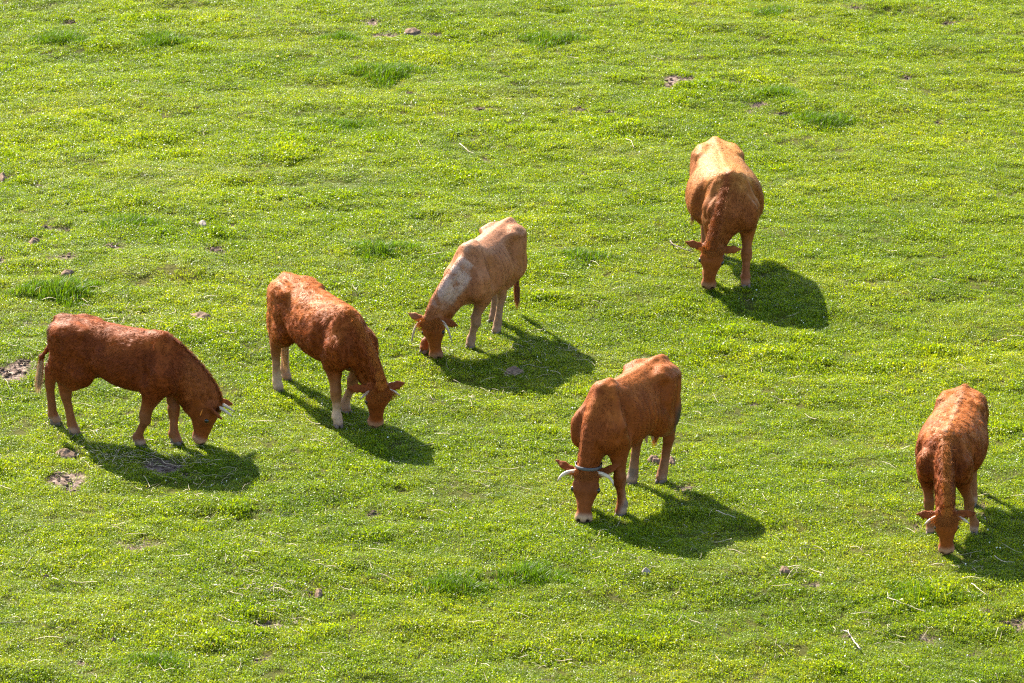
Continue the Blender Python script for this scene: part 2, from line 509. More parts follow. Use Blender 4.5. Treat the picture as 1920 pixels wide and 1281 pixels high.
def leaves(n, spread, zmax, size, rng):
    """small flat clover-like leaflets at varied tilt"""
    r = spread * np.sqrt(rng.random(n)); a = rng.random(n) * 2 * np.pi
    c = np.stack([r * np.cos(a), r * np.sin(a), 0.008 + rng.random(n) * zmax], 1)
    u = rng.normal(size=(n, 3)); u[:, 2] *= 0.5; u /= np.linalg.norm(u, axis=1)[:, None]
    v = rng.normal(size=(n, 3)); v[:, 2] *= 0.5; v -= u * (u * v).sum(1)[:, None]; v /= np.linalg.norm(v, axis=1)[:, None]
    s = size * (0.6 + 0.8 * rng.random(n))[:, None]
    P = np.stack([c - u * s, c - v * s * .7, c + u * s, c + v * s * .7], 1)
    b = np.arange(n)[:, None] * 4
    T = np.concatenate([b + [0, 1, 2], b + [0, 2, 3]], 0)
    val = 0.7 + 0.7 * rng.random(n)
    C = np.stack([val * (.85 + .3 * rng.random(n)), val, val], 1)
    return P.reshape(-1, 3), T, np.repeat(C[:, None], 4, 1).reshape(-1, 3)

NP = 8
PV, PT, PC, PI = [], [], [], []
off = 0
for k in range(NP):
    sets = [blades(32, 0.062, 0.018, 0.056, 0.0026, 0.0056, 1.05, RNG), leaves(26, 0.06, 0.026, 0.0072, RNG)]
    for (v, t, c) in sets:
        PV.append(v); PT.append(t + off); PC.append(c); PI.append(np.full(len(t), k)); off += len(v)
pv = np.concatenate(PV); pt = np.concatenate(PT); pc = np.concatenate(PC); pi = np.concatenate(PI)
gme = new_mesh('grass', pv, pt, False)
set_color(gme, pc)
ia = gme.attributes.new('proto', 'INT', 'FACE')
ia.data.foreach_set('value', pi.astype(np.int32))
gme.materials.append(M_GRASS)
grass = link('grass', gme, None, kind='stuff', label='short yellow-green grazed grass with clover covering the pasture', category='grass')

ng = bpy.data.node_groups.new('grass_scatter', 'GeometryNodeTree')
ng.interface.new_socket('Geometry', in_out='INPUT', socket_type='NodeSocketGeometry')
ng.interface.new_socket('Geometry', in_out='OUTPUT', socket_type='NodeSocketGeometry')
def gn(t, **kw):
    n = ng.nodes.new(t)
    for k, v in kw.items():
        setattr(n, k, v)
    return n
gi = gn('NodeGroupInput'); go = gn('NodeGroupOutput')
sp = gn('GeometryNodeSplitToInstances', domain='FACE')
pa = gn('GeometryNodeInputNamedAttribute', data_type='INT'); pa.inputs[0].default_value = 'proto'
oi = gn('GeometryNodeObjectInfo'); oi.inputs['Object'].default_value = ground
dp = gn('GeometryNodeDistributePointsOnFaces', distribute_method='RANDOM')
da = gn('GeometryNodeInputNamedAttribute', data_type='FLOAT'); da.inputs[0].default_value = 'dens'
dm = gn('ShaderNodeMath', operation='MULTIPLY'); dm.inputs[1].default_value = 430.0
ha = gn('GeometryNodeInputNamedAttribute', data_type='FLOAT'); ha.inputs[0].default_value = 'gh'
ip = gn('GeometryNodeInstanceOnPoints'); ip.inputs['Pick Instance'].default_value = True
ri = gn('FunctionNodeRandomValue', data_type='INT'); ri.inputs['Min'].default_value[0] if False else None
ri.inputs[4].default_value = 0; ri.inputs[5].default_value = NP - 1; ri.inputs['Seed'].default_value = 3
rr = gn('FunctionNodeRandomValue', data_type='FLOAT_VECTOR')
rr.inputs[0].default_value = (-0.22, -0.22, 0.0); rr.inputs[1].default_value = (0.22, 0.22, 6.283); rr.inputs['Seed'].default_value = 5
rs = gn('FunctionNodeRandomValue', data_type='FLOAT'); rs.inputs[2].default_value = 0.75; rs.inputs[3].default_value = 1.35; rs.inputs['Seed'].default_value = 9
sm = gn('ShaderNodeMath', operation='MULTIPLY')
cx = gn('ShaderNodeCombineXYZ')
sxy = gn('ShaderNodeMath', operation='MULTIPLY_ADD'); sxy.inputs[1].default_value = 0.35; sxy.inputs[2].default_value = 0.72
L = ng.links.new
L(gi.outputs[0], sp.inputs[0]); L(pa.outputs[0], sp.inputs['Group ID'])
L(oi.outputs['Geometry'], dp.inputs['Mesh']); L(da.outputs[0], dm.inputs[0]); L(dm.outputs[0], dp.inputs['Density'])
L(dp.outputs['Points'], ip.inputs['Points']); L(sp.outputs['Instances'], ip.inputs['Instance'])
L(ri.outputs[2], ip.inputs['Instance Index'])
L(rr.outputs[0], ip.inputs['Rotation'])
L(ha.outputs[0], sm.inputs[0]); L(rs.outputs[1], sm.inputs[1])
L(sm.outputs[0], sxy.inputs[0]); L(sxy.outputs[0], cx.inputs[0]); L(sxy.outputs[0], cx.inputs[1]); L(sm.outputs[0], cx.inputs[2])
L(cx.outputs[0], ip.inputs['Scale'])
L(ip.outputs[0], go.inputs[0])
md = grass.modifiers.new('scatter', 'NODES'); md.node_group = ng

# ------------------------------------------------------------------ implicit-surface modeller for the animals
class Field:
    def __init__(self, lo, hi, h):
        self.lo = np.array(lo, float); self.h = h
        self.n = np.ceil((np.array(hi) - self.lo) / h).astype(int) + 1
        self.ax = [self.lo[i] + h * np.arange(self.n[i]) for i in range(3)]
        self.f = np.full(tuple(self.n), 1.0, dtype=np.float32)
    def box(self, lo, hi):
        s = []
        for i in range(3):
            a = max(int((lo[i] - self.lo[i]) / self.h), 0); b = min(int((hi[i] - self.lo[i]) / self.h) + 2, self.n[i])
            s.append(slice(a, max(b, a)))
        return tuple(s), np.meshgrid(self.ax[0][s[0]], self.ax[1][s[1]], self.ax[2][s[2]], indexing='ij')
    def blend(self, s, d, k, sub=False):
        f = self.f[s]
        if sub:
            d = -d
            hh = np.clip(0.5 - 0.5 * (f - d) / k, 0, 1) if k > 0 else 0
            r = f * (1 - hh) + d * hh + k * hh * (1 - hh)
        else:
            hh = np.clip(0.5 + 0.5 * (d - f) / k, 0, 1)
            r = d * (1 - hh) + f * hh - k * hh * (1 - hh)
        self.f[s] = r.astype(np.float32)
    def cone(self, a, b, ra, rb, k=0.03, ax=None, fl=1.0, sub=False):
        """tapered capsule; along the unit vector ax its thickness is multiplied by fl"""
        a = np.array(a, float); b = np.array(b, float)
        R = max(ra, rb) * max(1, fl) + k + 0.02
        s, (x, y, z) = self.box(np.minimum(a, b) - R, np.maximum(a, b) + R)
        if x.size == 0:
            return
        d = b - a; L2 = max(float(d @ d), 1e-9)
        px, py, pz = x - a[0], y - a[1], z - a[2]
        t = np.clip((px * d[0] + py * d[1] + pz * d[2]) / L2, 0, 1)
        qx, qy, qz = px - t * d[0], py - t * d[1], pz - t * d[2]
        if ax is not None:
            ax = np.array(ax, float); ax /= np.linalg.norm(ax)
            l = qx * ax[0] + qy * ax[1] + qz * ax[2]
            e = l * (1 / fl - 1)
            qx, qy, qz = qx + e * ax[0], qy + e * ax[1], qz + e * ax[2]
        D = np.sqrt(qx * qx + qy * qy + qz * qz) - (ra + t * (rb - ra))
        self.blend(s, D * min(1.0, fl), k, sub)
    def chain(self, pts, rs, k=0.03, ax=None, fl=1.0):
        for i in range(len(pts) - 1):
            self.cone(pts[i], pts[i + 1], rs[i], rs[i + 1], k if i == 0 else min(k, 0.02), ax, fl)
    def mesh(self):
        F = self.f; I = F < 0
        c = [I[i:F.shape[0] - 1 + i, j:F.shape[1] - 1 + j, k:F.shape[2] - 1 + k] for i in (0, 1) for j in (0, 1) for k in (0, 1)]
        allin = c[0].copy(); anyin = c[0].copy()
        for q in c[1:]:
            allin &= q; anyin |= q
        act = anyin & ~allin
        ci = np.argwhere(act)
        ids = np.full(act.shape, -1, dtype=np.int64); ids[act] = np.arange(len(ci))
        corn = [(i, j, k) for i in (0, 1) for j in (0, 1) for k in (0, 1)]
        val = np.stack([F[ci[:, 0] + a, ci[:, 1] + b, ci[:, 2] + d] for a, b, d in corn], 1).astype(float)
        acc = np.zeros((len(ci), 3)); cnt = np.zeros(len(ci))
        for p in range(8):
            for q in range(p + 1, 8):
                if sum(abs(corn[p][m] - corn[q][m]) for m in range(3)) != 1:
                    continue
                va, vb = val[:, p], val[:, q]
                cr = (va < 0) != (vb < 0)
                t = np.where(cr, va / np.where(va == vb, 1, va - vb), 0)
                pos = np.array(corn[p])[None] + t[:, None] * (np.array(corn[q]) - np.array(corn[p]))[None]
                acc += np.where(cr[:, None], pos, 0); cnt += cr
        V = self.lo + self.h * (ci + acc / cnt[:, None])
        quads = []
        for axis in range(3):
            o1, o2 = [m for m in range(3) if m != axis]
            sa = [slice(None)] * 3; sb = [slice(None)] * 3
            sa[axis] = slice(0, -1); sb[axis] = slice(1, None)
            A = I[tuple(sa)]; B = I[tuple(sb)]
            e = np.argwhere(A != B)
            e = e[(e[:, o1] > 0) & (e[:, o2] > 0) & (e[:, o1] < F.shape[o1] - 1) & (e[:, o2] < F.shape[o2] - 1)]
            def cell(d1, d2):
                q = e.copy(); q[:, o1] -= d1; q[:, o2] -= d2
                return ids[q[:, 0], q[:, 1], q[:, 2]]
            Q = np.stack([cell(1, 1), cell(0, 1), cell(0, 0), cell(1, 0)], 1)
            ins = A[e[:, 0], e[:, 1], e[:, 2]]
            flip = ins if axis != 1 else ~ins
            Q[~flip] = Q[~flip][:, ::-1]
            quads.append(Q)
        Q = np.concatenate(quads)
        Q = Q[(Q >= 0).all(1)]
        return V, Q

def vert_normals(V, Q):
    n = np.cross(V[Q[:, 2]] - V[Q[:, 0]], V[Q[:, 3]] - V[Q[:, 1]])
    N_ = np.zeros_like(V)
    for k in range(4):
        np.add.at(N_, Q[:, k], n)
    return N_ / (np.linalg.norm(N_, axis=1)[:, None] + 1e-12)

def strands(P, Nn, D, length, width, col, rng, lift=0.35, curl=0.5, jit=0.38):
    """ribbon hairs rooted at P, combed along D"""
    n = len(P)
    D = D - Nn * (D * Nn).sum(1)[:, None]
    D /= np.linalg.norm(D, axis=1)[:, None] + 1e-9
    S = np.cross(D, Nn)
    cu = curl * (rng.random(n) - 0.5)[:, None] * 2
    d0 = D + Nn * lift + S * cu * 0.5
    d0 /= np.linalg.norm(d0, axis=1)[:, None]
    d1 = D + Nn * (lift * 0.15) + S * cu * 1.6
    d1 /= np.linalg.norm(d1, axis=1)[:, None]
    Lh = (length * 0.5)[:, None]
    W = (width * 0.5)[:, None] * S
    B = P - Nn * 0.003
    M1 = B + d0 * Lh
    T = M1 + d1 * Lh
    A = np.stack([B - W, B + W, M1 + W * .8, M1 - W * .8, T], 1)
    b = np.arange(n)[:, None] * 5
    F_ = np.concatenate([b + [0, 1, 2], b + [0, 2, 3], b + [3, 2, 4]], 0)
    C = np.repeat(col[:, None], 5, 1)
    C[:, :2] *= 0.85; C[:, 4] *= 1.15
    NJ = Nn + jit * (.30 * rng.normal(size=Nn.shape) + 1.5 * np.stack([vnoise(P * 26, 95), vnoise(P * 26, 96), vnoise(P * 26, 97)], 1)) + S * cu * .25
    NJ /= np.linalg.norm(NJ, axis=1)[:, None]
    NN = np.repeat(NJ[:, None], 5, 1)
    return A.reshape(-1, 3), F_, C.reshape(-1, 3), NN.reshape(-1, 3)

def hair_object(name, data, parent, mat=None, **props):
    V_, F_, C_, N_ = data
    m = new_mesh(name, V_, F_)
    set_color(m, C_)
    if N_ is not None:
        m.normals_split_custom_set_from_vertices([tuple(q) for q in N_])
    return link(name, m, mat or M_HAIR, parent, **props)

def make_hoof_mesh():
    """cloven hoof: two claws and two dewclaws, toe towards +x, sole at z=0; unit scale = height of the hoof"""
    f = Field((-1.2, -1.1, -0.15), (1.7, 1.1, 1.4), 0.09)
    for s in (-1, 1):
        f.cone((-0.25, s * 0.40, 0.85), (0.75, s * 0.34, 0.22), 0.44, 0.34, 0.03, (0, 1, 0), 0.78)
        f.cone((-0.35, s * 0.38, 0.35), (0.5, s * 0.38, 0.2), 0.38, 0.3, 0.1, (0, 1, 0), 0.85)
        f.cone((-0.75, s * 0.35, 1.15), (-0.95, s * 0.38, 0.95), 0.15, 0.12, 0.03)
    V_, Q_ = f.mesh()
    V_[:, 2] = np.maximum(V_[:, 2], -0.02)
    m = new_mesh('hoof', V_, Q_)
    m.materials.append(M_HOOF)
    return m
HOOF = make_hoof_mesh()

def interp(x, xp, fp):
    """smooth (pchip-like) interpolation"""
    xp = np.array(xp); fp = np.array(fp)
    m = np.zeros(len(xp)); d = np.diff(fp) / np.diff(xp)
    for i in range(1, len(xp) - 1):
        m[i] = 0 if d[i - 1] * d[i] <= 0 else 2 * d[i - 1] * d[i] / (d[i - 1] + d[i])
    m[0], m[-1] = d[0], d[-1]
    x = np.clip(x, xp[0], xp[-1])
    i = np.clip(np.searchsorted(xp, x) - 1, 0, len(xp) - 2)
    hh = xp[i + 1] - xp[i]; t = (x - xp[i]) / hh
    return ((2 * t**3 - 3 * t**2 + 1) * fp[i] + (t**3 - 2 * t**2 + t) * hh * m[i] + (-2 * t**3 + 3 * t**2) * fp[i + 1] + (t**3 - t**2) * hh * m[i + 1])

for _c in COWS:
    for _k, _f in (('body', (.60, .42, .21)), ('back', (.84, .68, .37)), ('leg', (.54, .41, .27)), ('head', (.60, .42, .22)), ('muz', (.75, .64, .50)), ('switch', (.95, .85, .7))):  # back stays lighter than body: bleached hair and sunlit tops in the colour
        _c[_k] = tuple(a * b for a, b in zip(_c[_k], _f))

def lerp(a, b, t):
    return np.array(a) * (1 - t) + np.array(b) * t

def build_cow(c, seed):
    rng = np.random.default_rng(seed)
    H = c['H']; w3, t3 = c['base'], c['t3']
    head_dir = (w3 - t3)[:2]; Lt = np.linalg.norm(head_dir) / H
    yaw = math.atan2(head_dir[1], head_dir[0])
    base = np.array([w3[0], w3[1], g1(w3[0], w3[1])])
    cy, sy = math.cos(yaw), math.sin(yaw)
    def loc(p):          # world -> cow units (divided by H)
        d = np.array(p) - base
        return np.array([d[0] * cy + d[1] * sy, -d[0] * sy + d[1] * cy, d[2]]) / H
    hv = []
    for (px, py) in c['hooves']:
        p = at(px, py - 3)
        p[2] = g1(p[0], p[1]); p = at(px, py - 3, p[2]); hv.append(loc(p))
    Lp = min(max(Lt, 0.9), 1.12)
    T = -Lt          # tail-head x
    young = 1.0 if c['key'] in 'abf' else 0.0
    wd, bl = c['width'], c['belly']
    bony = c.get('bony', 0.0)
    # ---- head placement
    Lh = 0.375 if young else 0.385
    muz = at(*c['muzzle'], 0.03 * H + base[2]); mz = loc(muz)
    # choose poll height so that the head has its proper length
    best = None
    for zz in np.linspace(0.18, 0.46, 57):
        p = loc(at(*c['poll'], zz * H + base[2]))
        e = abs(np.linalg.norm(p - mz) - Lh) + .3 * abs(zz - .39)
        if best is None or e < best[0]:
            best = (e, p)
    poll = best[1]
    dh = mz - poll; Lh = np.linalg.norm(dh); dh /= Lh
    az = math.radians(c['face_az']) - yaw
    nf = np.array([math.cos(az), math.sin(az), 0.15]); nf -= dh * (nf @ dh); nf /= np.linalg.norm(nf)
    if c['roll']:
        lt_ = np.cross(nf, dh); nf = nf * math.cos(0) ; 
    lat = np.cross(nf, dh)      # points to the animal's ... side, symmetric anyway
    def hp(t, l, n):            # head coordinates -> cow units, all scaled by Lh
        return poll + Lh * (t * dh + l * lat + n * nf)
    # ---- field
    lo = np.array([min(T - 0.22, poll[0] - .25), min(-0.36, poll[1] - .3, mz[1] - .2) - .02, -0.08])
    hi = np.array([max(0.34, poll[0] + .3, mz[0] + .25), max(0.36, poll[1] + .3, mz[1] + .2) + .02, 1.10])
    f = Field(lo, hi, 0.0105 / H)
    s, (x, y, z) = f.box(lo, hi)
    X0 = [T - .085, T - .06, T - .02, T + .05, T + .16, T + .30, T + .30 + .18 * Lp, -.34, -.18, -.05, .03, .10, .16, .205, .22]
    TOP = [.88, .945, .985, 1.0, .995, .985, .975, .965, .965, .985, .985, .90, .80, .72, .68]
    BOT = [.80, .74, .68, .63, .60, .575, .515, .445, .425, .435, .455, .47, .51, .58, .62]
    BOT = [b + .035 * young for b in BOT]
    TOP = [b - (.028 * young if 8 < k_ < 11 else 0) for k_, b in enumerate(TOP)]
    WID = [.03, .085, .125, .160, .188, .206, .225, .245, .238, .198, .168, .145, .110, .065, .03]
    BEL = [0, 0, 0, 0, .2, .5, .9, 1, .9, .5, .2, 0, 0, 0, 0]
    if c['key'] in 'abf':
        pass
    fwid = c.get('frontw', 1.0)
    sR = min(max(Lt, .74), 1.08)
    X0 = [T - .085, T - .06, T - .02, T + .05, T + .15 * sR, T + .28 * sR, T + .43 * sR, -.36 * sR, -.20 * sR, -.06, .03, .10, .16, .205, .22]
    WID = [w_ * (fwid if k_ >= 9 else (1 + fwid) / 2 if k_ > 6 else 1) for k_, w_ in enumerate(WID)]
    xx = x[:, 0, 0]
    top = interp(xx, X0, TOP)[:, None, None]; bot = interp(xx, X0, BOT)[:, None, None]
    be = interp(xx, X0, BEL)[:, None, None]
    bot = bot - 0.05 * (bl - 1) * be / 0.2 * .5
    ww = interp(xx, X0, WID)[:, None, None] * wd * (1 + (bl - 1) * be)
    zc = (top + bot) / 2; rz = (top - bot) / 2
    zn = (z - zc) / rz
    bul = 1 - 0.17 * np.clip(zn + .1, -1, 1.1) - bony * 0.10 * np.clip(zn, 0, 1.1) ** 2
    ribs = 1.0
    if bony:
        rx = np.exp(-((x + .30) / .16) ** 2)
        ribs = 1 + 0.028 * bony * rx * np.sin((x + 0.12 * z) * 2 * np.pi / 0.058) * np.clip(1 - abs(zn), 0, 1)
    r = np.sqrt((np.abs(y) / (ww * bul * ribs)) ** 2.15 + np.abs(zn) ** 2.15) 
    r = r ** (2 / 2.15)
    d = (r - 1) * np.minimum(ww, rz) * 0.8
    xo = np.maximum(np.maximum(X0[0] - x, x - X0[-1]), 0)
    d = np.sqrt(np.maximum(d, 0) ** 2 + xo ** 2) + np.minimum(d, 0) + np.where(xo > 0, .004, 0)
    f.f[s] = d.astype(np.float32)
    Y = np.array([0, 1.0, 0])
    # spine, tail head, hooks, pins, withers
    f.chain([(0.04, 0, .945 - .02 * young), (-.06, 0, .965 - .03 * young), (-.22 * sR, 0, .940), (T + .28 * sR, 0, .958), (T + .1, 0, .975), (T, 0, .975)], [.03, .026, .02, .022, .026, .03], .06)
    for sd_ in (-1, 1):
        f.cone((T + .29 * sR, sd_ * .150 * wd, .915), (T + .16, sd_ * .115 * wd, .93), .030 + .006 * bony, .03, .06)
        f.cone((T - .035, sd_ * .085, .885), (T + .05, sd_ * .10, .90), .042, .04, .045)
        # shoulder blade + muscles
        f.cone((-.01, sd_ * .066 * wd, .93 - .065 * young), (.07, sd_ * .138 * wd, .68), .050, .088, .030, Y, .62)
        f.cone((.07, sd_ * .15 * wd, .66), (.120, sd_ * .125 * wd, .575), .095, .078, .06, Y, .7)
        f.cone((.06, sd_ * .145 * wd, .60), (-.02, sd_ * .15 * wd, .52), .10, .07, .05, Y, .65)
        f.cone((.0, sd_ * .085 * wd, .93 - .06 * young), (.085, sd_ * .168 * wd, .64), .022, .026, .025)
        if bony:
            f.cone((-.16 * sR, sd_ * .115, 1.012), (T + .34 * sR, sd_ * .12, 1.018), .045, .045, .05, sub=True)
        # hollow of the flank, groove behind the shoulder
        hb = max(bony, .45 if c['key'] == 'e' else .2)
        f.cone((T + .40 * sR, sd_ * (.275 * wd * (1 + .5 * (bl - 1))), .86), (T + .40 * sR, sd_ * (.30 * wd * bl), .76), .07 + .055 * hb, .06 + .05 * hb, .07, sub=True)
        f.cone((-.085, sd_ * .245 * wd, .84), (-.06, sd_ * .265 * wd, .62), .055 + .02 * hb, .062 + .02 * hb, .045, sub=True)
        # thigh
        f.cone((T + .14, sd_ * .125 * wd, .82), (T + .20, sd_ * .14 * wd, .60), .145, .115, .05, Y, .55)
        f.cone((T + .02, sd_ * .095 * wd, .80), (T + .06, sd_ * .115 * wd, .55), .09, .095, .05, Y, .75)
    # fore legs
    for i, sd_ in ((0, 1), (1, -1)):
        h = hv[i]
        elbow = np.array([-.005 + .12 * h[0], sd_ * .135 * wd, .51])
        fet = h + np.array([-.018, 0, .088])
        knee = lerp(fet, elbow, .44) + np.array([.012, 0, -.005])
        up = lerp(elbow, knee, .3)
        f.chain([elbow + (0, 0, .05), elbow + (0.01, 0, -.02), up + (.005, 0, 0), knee + (0, 0, .035)], [.092, .080, .066, .047], .04, Y, .82)
        f.chain([knee + (0, 0, .025), knee - (0, 0, .02)], [.050, .047], .015)
        f.chain([knee - (0, 0, .03), lerp(knee, fet, .5), fet], [.040, .031, .037], .012)
        f.cone(fet, fet + (-.008, 0, .0), .041, .040, .015)
        f.cone(fet, h + np.array([.006, 0, .045]), .036, .041, .015)
    # hind legs
    for i, sd_ in ((2, 1), (3, -1)):
        h = hv[i]
        stifle = np.array([T + .235, sd_ * .145 * wd, .565])
        fet = h + np.array([-.022, 0, .092])
        hock = np.array([fet[0] - .035 + .05 * (T + .05 - fet[0]), lerp(fet[1], sd_ * .11, .4), h[2] + .375])
        gas = lerp(stifle, hock, .45)
        but = np.array([T + .03, sd_ * .105 * wd, .60])
        f.chain([stifle, gas + (.0, 0, .02), hock + (.012, 0, .05)], [.115, .085, .052], .05, Y, .70)
        f.chain([but, hock + (-.01, 0, .09), hock + (-.012, 0, .015)], [.098, .050, .036], .045, Y, .7)
        f.chain([hock + (.008, 0, .03), hock - (-.004, 0, .03)], [.052, .046], .02, Y, .88)
        f.cone(hock + (-.030, 0, .045), hock + (-.024, 0, .01), .024, .026, .02)
        f.chain([hock - (0, 0, .02), lerp(hock, fet, .5), fet], [.043, .033, .039], .012, Y, .95)
        f.cone(fet, h + np.array([.006, 0, .045]), .037, .041, .015)
    # neck
    neck_end = hp(.10, 0, -.30)
    nb_top = np.array([.00, 0, .885 + .018 * young]); nb_bot = np.array([.10, 0, .66])
    pc_top = hp(.02, 0, -.10); pc_bot = hp(.33, 0, -.45)
    pts_t = []; pts_b = []
    keep = f.f; f.f = np.full(tuple(f.n), 1.0, dtype=np.float32)
    nlen = np.linalg.norm(poll - nb_top)
    for t in np.linspace(0, 1, 9):
        # bezier crest and throat lines
        ct = nb_top + np.array([.12, 0, -.02])
        ce = pc_top + (-dh * .02 + np.array([0, 0, .13]))
        P_t = (1 - t)**3 * nb_top + 3 * (1 - t)**2 * t * ct + 3 * (1 - t) * t * t * ce + t**3 * pc_top
        cb = nb_bot + np.array([.05, 0, -.06]); cbe = pc_bot + np.array([-.0, 0, .10])
        P_b = (1 - t)**3 * nb_bot + 3 * (1 - t)**2 * t * cb + 3 * (1 - t) * t * t * cbe + t**3 * pc_bot
        pts_t.append(P_t); pts_b.append(P_b)
    for i in range(9):
        t = i / 8
        a, b = pts_t[i], pts_b[i]
        ra = lerp(.066, .060, t); rb = lerp(.100, .068, t)
        if i < 8:
            a2, b2 = pts_t[i + 1], pts_b[i + 1]
            for q in (0.0, .33, .66, 1.0):
                rq = float(lerp(ra, rb, q)) + .012 * math.sin(math.pi * q)
                f.cone(a * (1 - q) + b * q, a2 * (1 - q) + b2 * q, rq, rq, .003)
    nk_ = f.f; f.f = keep; f.blend((slice(None),) * 3, nk_, .032)
    # dewlap / brisket
    f.cone((.13, 0, .60), (.04, 0, .50), .085, .06, .06, Y, .7)
    for i in range(0, 6):
        a = pts_b[i] + np.array([-.03, 0, -.095 + .006 * i]); b = pts_b[i + 1] + np.array([-.03, 0, -.09 + .006 * i])
        f.cone(a, b, .032, .030, .05, Y, .5)
    # head
    K = Lh * (1.18 if c['key'] == 'f' else 1.10 if young else 1.02)
    f.cone(hp(.12, 0, -.16), hp(.38, 0, -.165), .185 * K, .185 * K, .03, lat, 1.27)
    f.cone(hp(.03, .10, -.10), hp(.03, -.10, -.10), .10 * K, .10 * K, .03)
    f.cone(hp(.36, 0, -.13), hp(.88, 0, -.125), .165 * K, .118 * K, .03, lat, 1.03)
    f.cone(hp(.26, 0, -.36), hp(.55, 0, -.29), .165 * K, .12 * K, .04, lat, .85)
    f.cone(hp(.55, 0, -.29), hp(.90, 0, -.20), .12 * K, .085 * K, .03, lat, .85)
    f.cone(hp(.91, .045, -.14), hp(.91, -.045, -.14), .128 * K, .128 * K, .02)
    f.cone(hp(.88, 0, -.25), hp(.93, 0, -.25), .07 * K, .065 * K, .02, lat, 1.2)
    for l in (-1, 1):
        f.cone(hp(.29, l * .205, -.11), hp(.39, l * .195, -.10), .058 * K, .05 * K, .02)
        f.cone(hp(.42, l * .14, -.2), hp(.6, l * .10, -.18), .06 * K, .05 * K, .03)
        f.cone(hp(.975, l * .085, -.05), hp(1.02, l * .10, -.09), .034 * K, .03 * K, .008, sub=True)
        f.cone(hp(.37, l * .262, -.105), hp(.37, l * .267, -.10), .030 * K, .030 * K, .008, sub=True)
        # ears
        rt = c['roll'] * l * (-1)
        imgleft = (l * (lat[0] * cy - lat[1] * sy)) < 0
        if c['key'] == 'c': dirE = ((-.42 if imgleft else .42), l * 1.0, -.15)
        elif c['key'] == 'a': dirE = (.05, l * .6, .80)
        elif c['key'] == 'd': dirE = (-.55, l * 1.0, -.25)
        elif c['key'] == 'e': dirE = (-.16 + rt, l * 1.0, -.05)
        elif c['key'] == 'f': dirE = (-.03, l * 1.0, -.15)
        elif c['key'] == 'c': dirE = (.02 + .45 * (1 if (lat @ np.array([cy*0+ -sy*0, 1, 0])) * l > 0 else -1) * 0 + rt, l * 1.0, -.12)
        else: dirE = (.02, l * 1.0, -.35)
        dE = dirE[0] * dh + dirE[1] * lat + dirE[2] * nf; dE /= np.linalg.norm(dE)
        fn = np.cross(dE, lat * 0 + (nf * .3 - dh * .95 if c['key'] in 'abcf' else nf)); 
        flat_ax = nf - dE * (nf @ dE); flat_ax = flat_ax * .75 + (-dh) * .5 ; flat_ax -= dE * (flat_ax @ dE); flat_ax /= np.linalg.norm(flat_ax)
        e0 = hp(.08, l * .19, -.15); el = c.get('earlen', .44) * K
        f.cone(e0 - dE * .02, e0 + dE * el * .30, .048 * K, .078 * K, .02, flat_ax, .55)
        f.cone(e0 + dE * el * .30, e0 + dE * el * .62, .078 * K, .074 * K, .01, flat_ax, .42)
        f.cone(e0 + dE * el * .62, e0 + dE * el, .074 * K, .022 * K, .01, flat_ax, .42)
        f.cone(e0 + dE * el * .25 + flat_ax * .055 * K, e0 + dE * el * .8 + flat_ax * .05 * K, .045 * K, .032 * K, .012, flat_ax, .75, sub=True)
    # udder
    if c.get('udder') or c['key'] == 'e' or c['key'] == 'c':
        f.cone((T + .18, 0, .49), (T + .26, 0, .48), .080, .06, .05, Y, 1.0)
        for a_ in (T + .17, T + .25):
            for sd_ in (-1, 1):
                f.cone((a_, sd_ * .040, .43), (a_, sd_ * .046, .385), .014, .010, .02)
    # tail (docked along the rump)
    tp = c['tailpose']
    if tp == 'down':   tl = [(T + .03, 0, .96), (T - .04, 0, .955), (T - .095, 0, .885), (T - .12, .01, .75), (T - .115, .015, .58), (T - .11, .02, .42), (T - .10, .03, .34)]
    elif tp == 'out':  tl = [(T + .03, 0, .96), (T - .04, 0, .955), (T - .092, 0, .885), (T - .10, -.01, .77), (T - .125, -.02, .69), (T - .185, -.03, .62), (T - .205, -.035, .54)]
    elif tp == 'left': tl = [(T + .03, 0, .96), (T - .04, 0, .955), (T - .095, -.02, .885), (T - .115, -.03, .75), (T - .11, -.07, .60), (T - .10, -.12, .48), (T - .09, -.15, .42)]
    else:              tl = [(T + .03, 0, .96), (T - .04, 0, .955), (T - .095, 0, .885), (T - .11, -.0, .75), (T - .09, -.01, .60), (T - .04, -.02, .50), (T + .0, -.03, .44)]
    tl = [np.array(q) for q in tl]
    f.chain(tl, [.026, .025, .022, .019, .017, .016, .015], .03)
    f.f[np.isnan(f.f)] = 1
    V_, Q_ = f.mesh()
    Nn = vert_normals(V_, Q_)
    # consistent outward orientation test against the body centre
    cen = np.array([-.3, 0, .7])
    if ((V_ - cen) * Nn).sum() < 0:
        Q_ = Q_[:, ::-1]; Nn = -Nn
    # ---- region weights
    ph = (V_ - poll) @ np.stack([dh, lat, nf], 1) / Lh        # head coords t, l, n
    headw = smooth(-.15, .12, ph[:, 0] - .25 * (ph[:, 2] + .2)) * smooth(-.68, -.45, ph[:, 2]) * smooth(.95, .75, np.abs(ph[:, 1]))
    headw *= smooth(.32, .26, np.linalg.norm(V_ - (poll + dh * Lh * .5 - nf * Lh * .17), axis=1))
    nkd = np.min([np.linalg.norm(V_ - q_, axis=1) for pp_, pq_ in zip(pts_t, pts_b) for q_ in (pp_, pp_ * .5 + pq_ * .5, pq_)], axis=0)
    nkw = smooth(.17, .10, nkd) * smooth(.0, .08, V_[:, 0])
    low = smooth(.44, .20, V_[:, 2]) * (1 - headw)
    zb = V_[:, 2]
    nz1 = vnoise(V_ * H * 9, seed); nz2_ = vnoise(V_ * H * 28, seed + 1); nz3 = vnoise(V_ * H * 60, seed + 2)
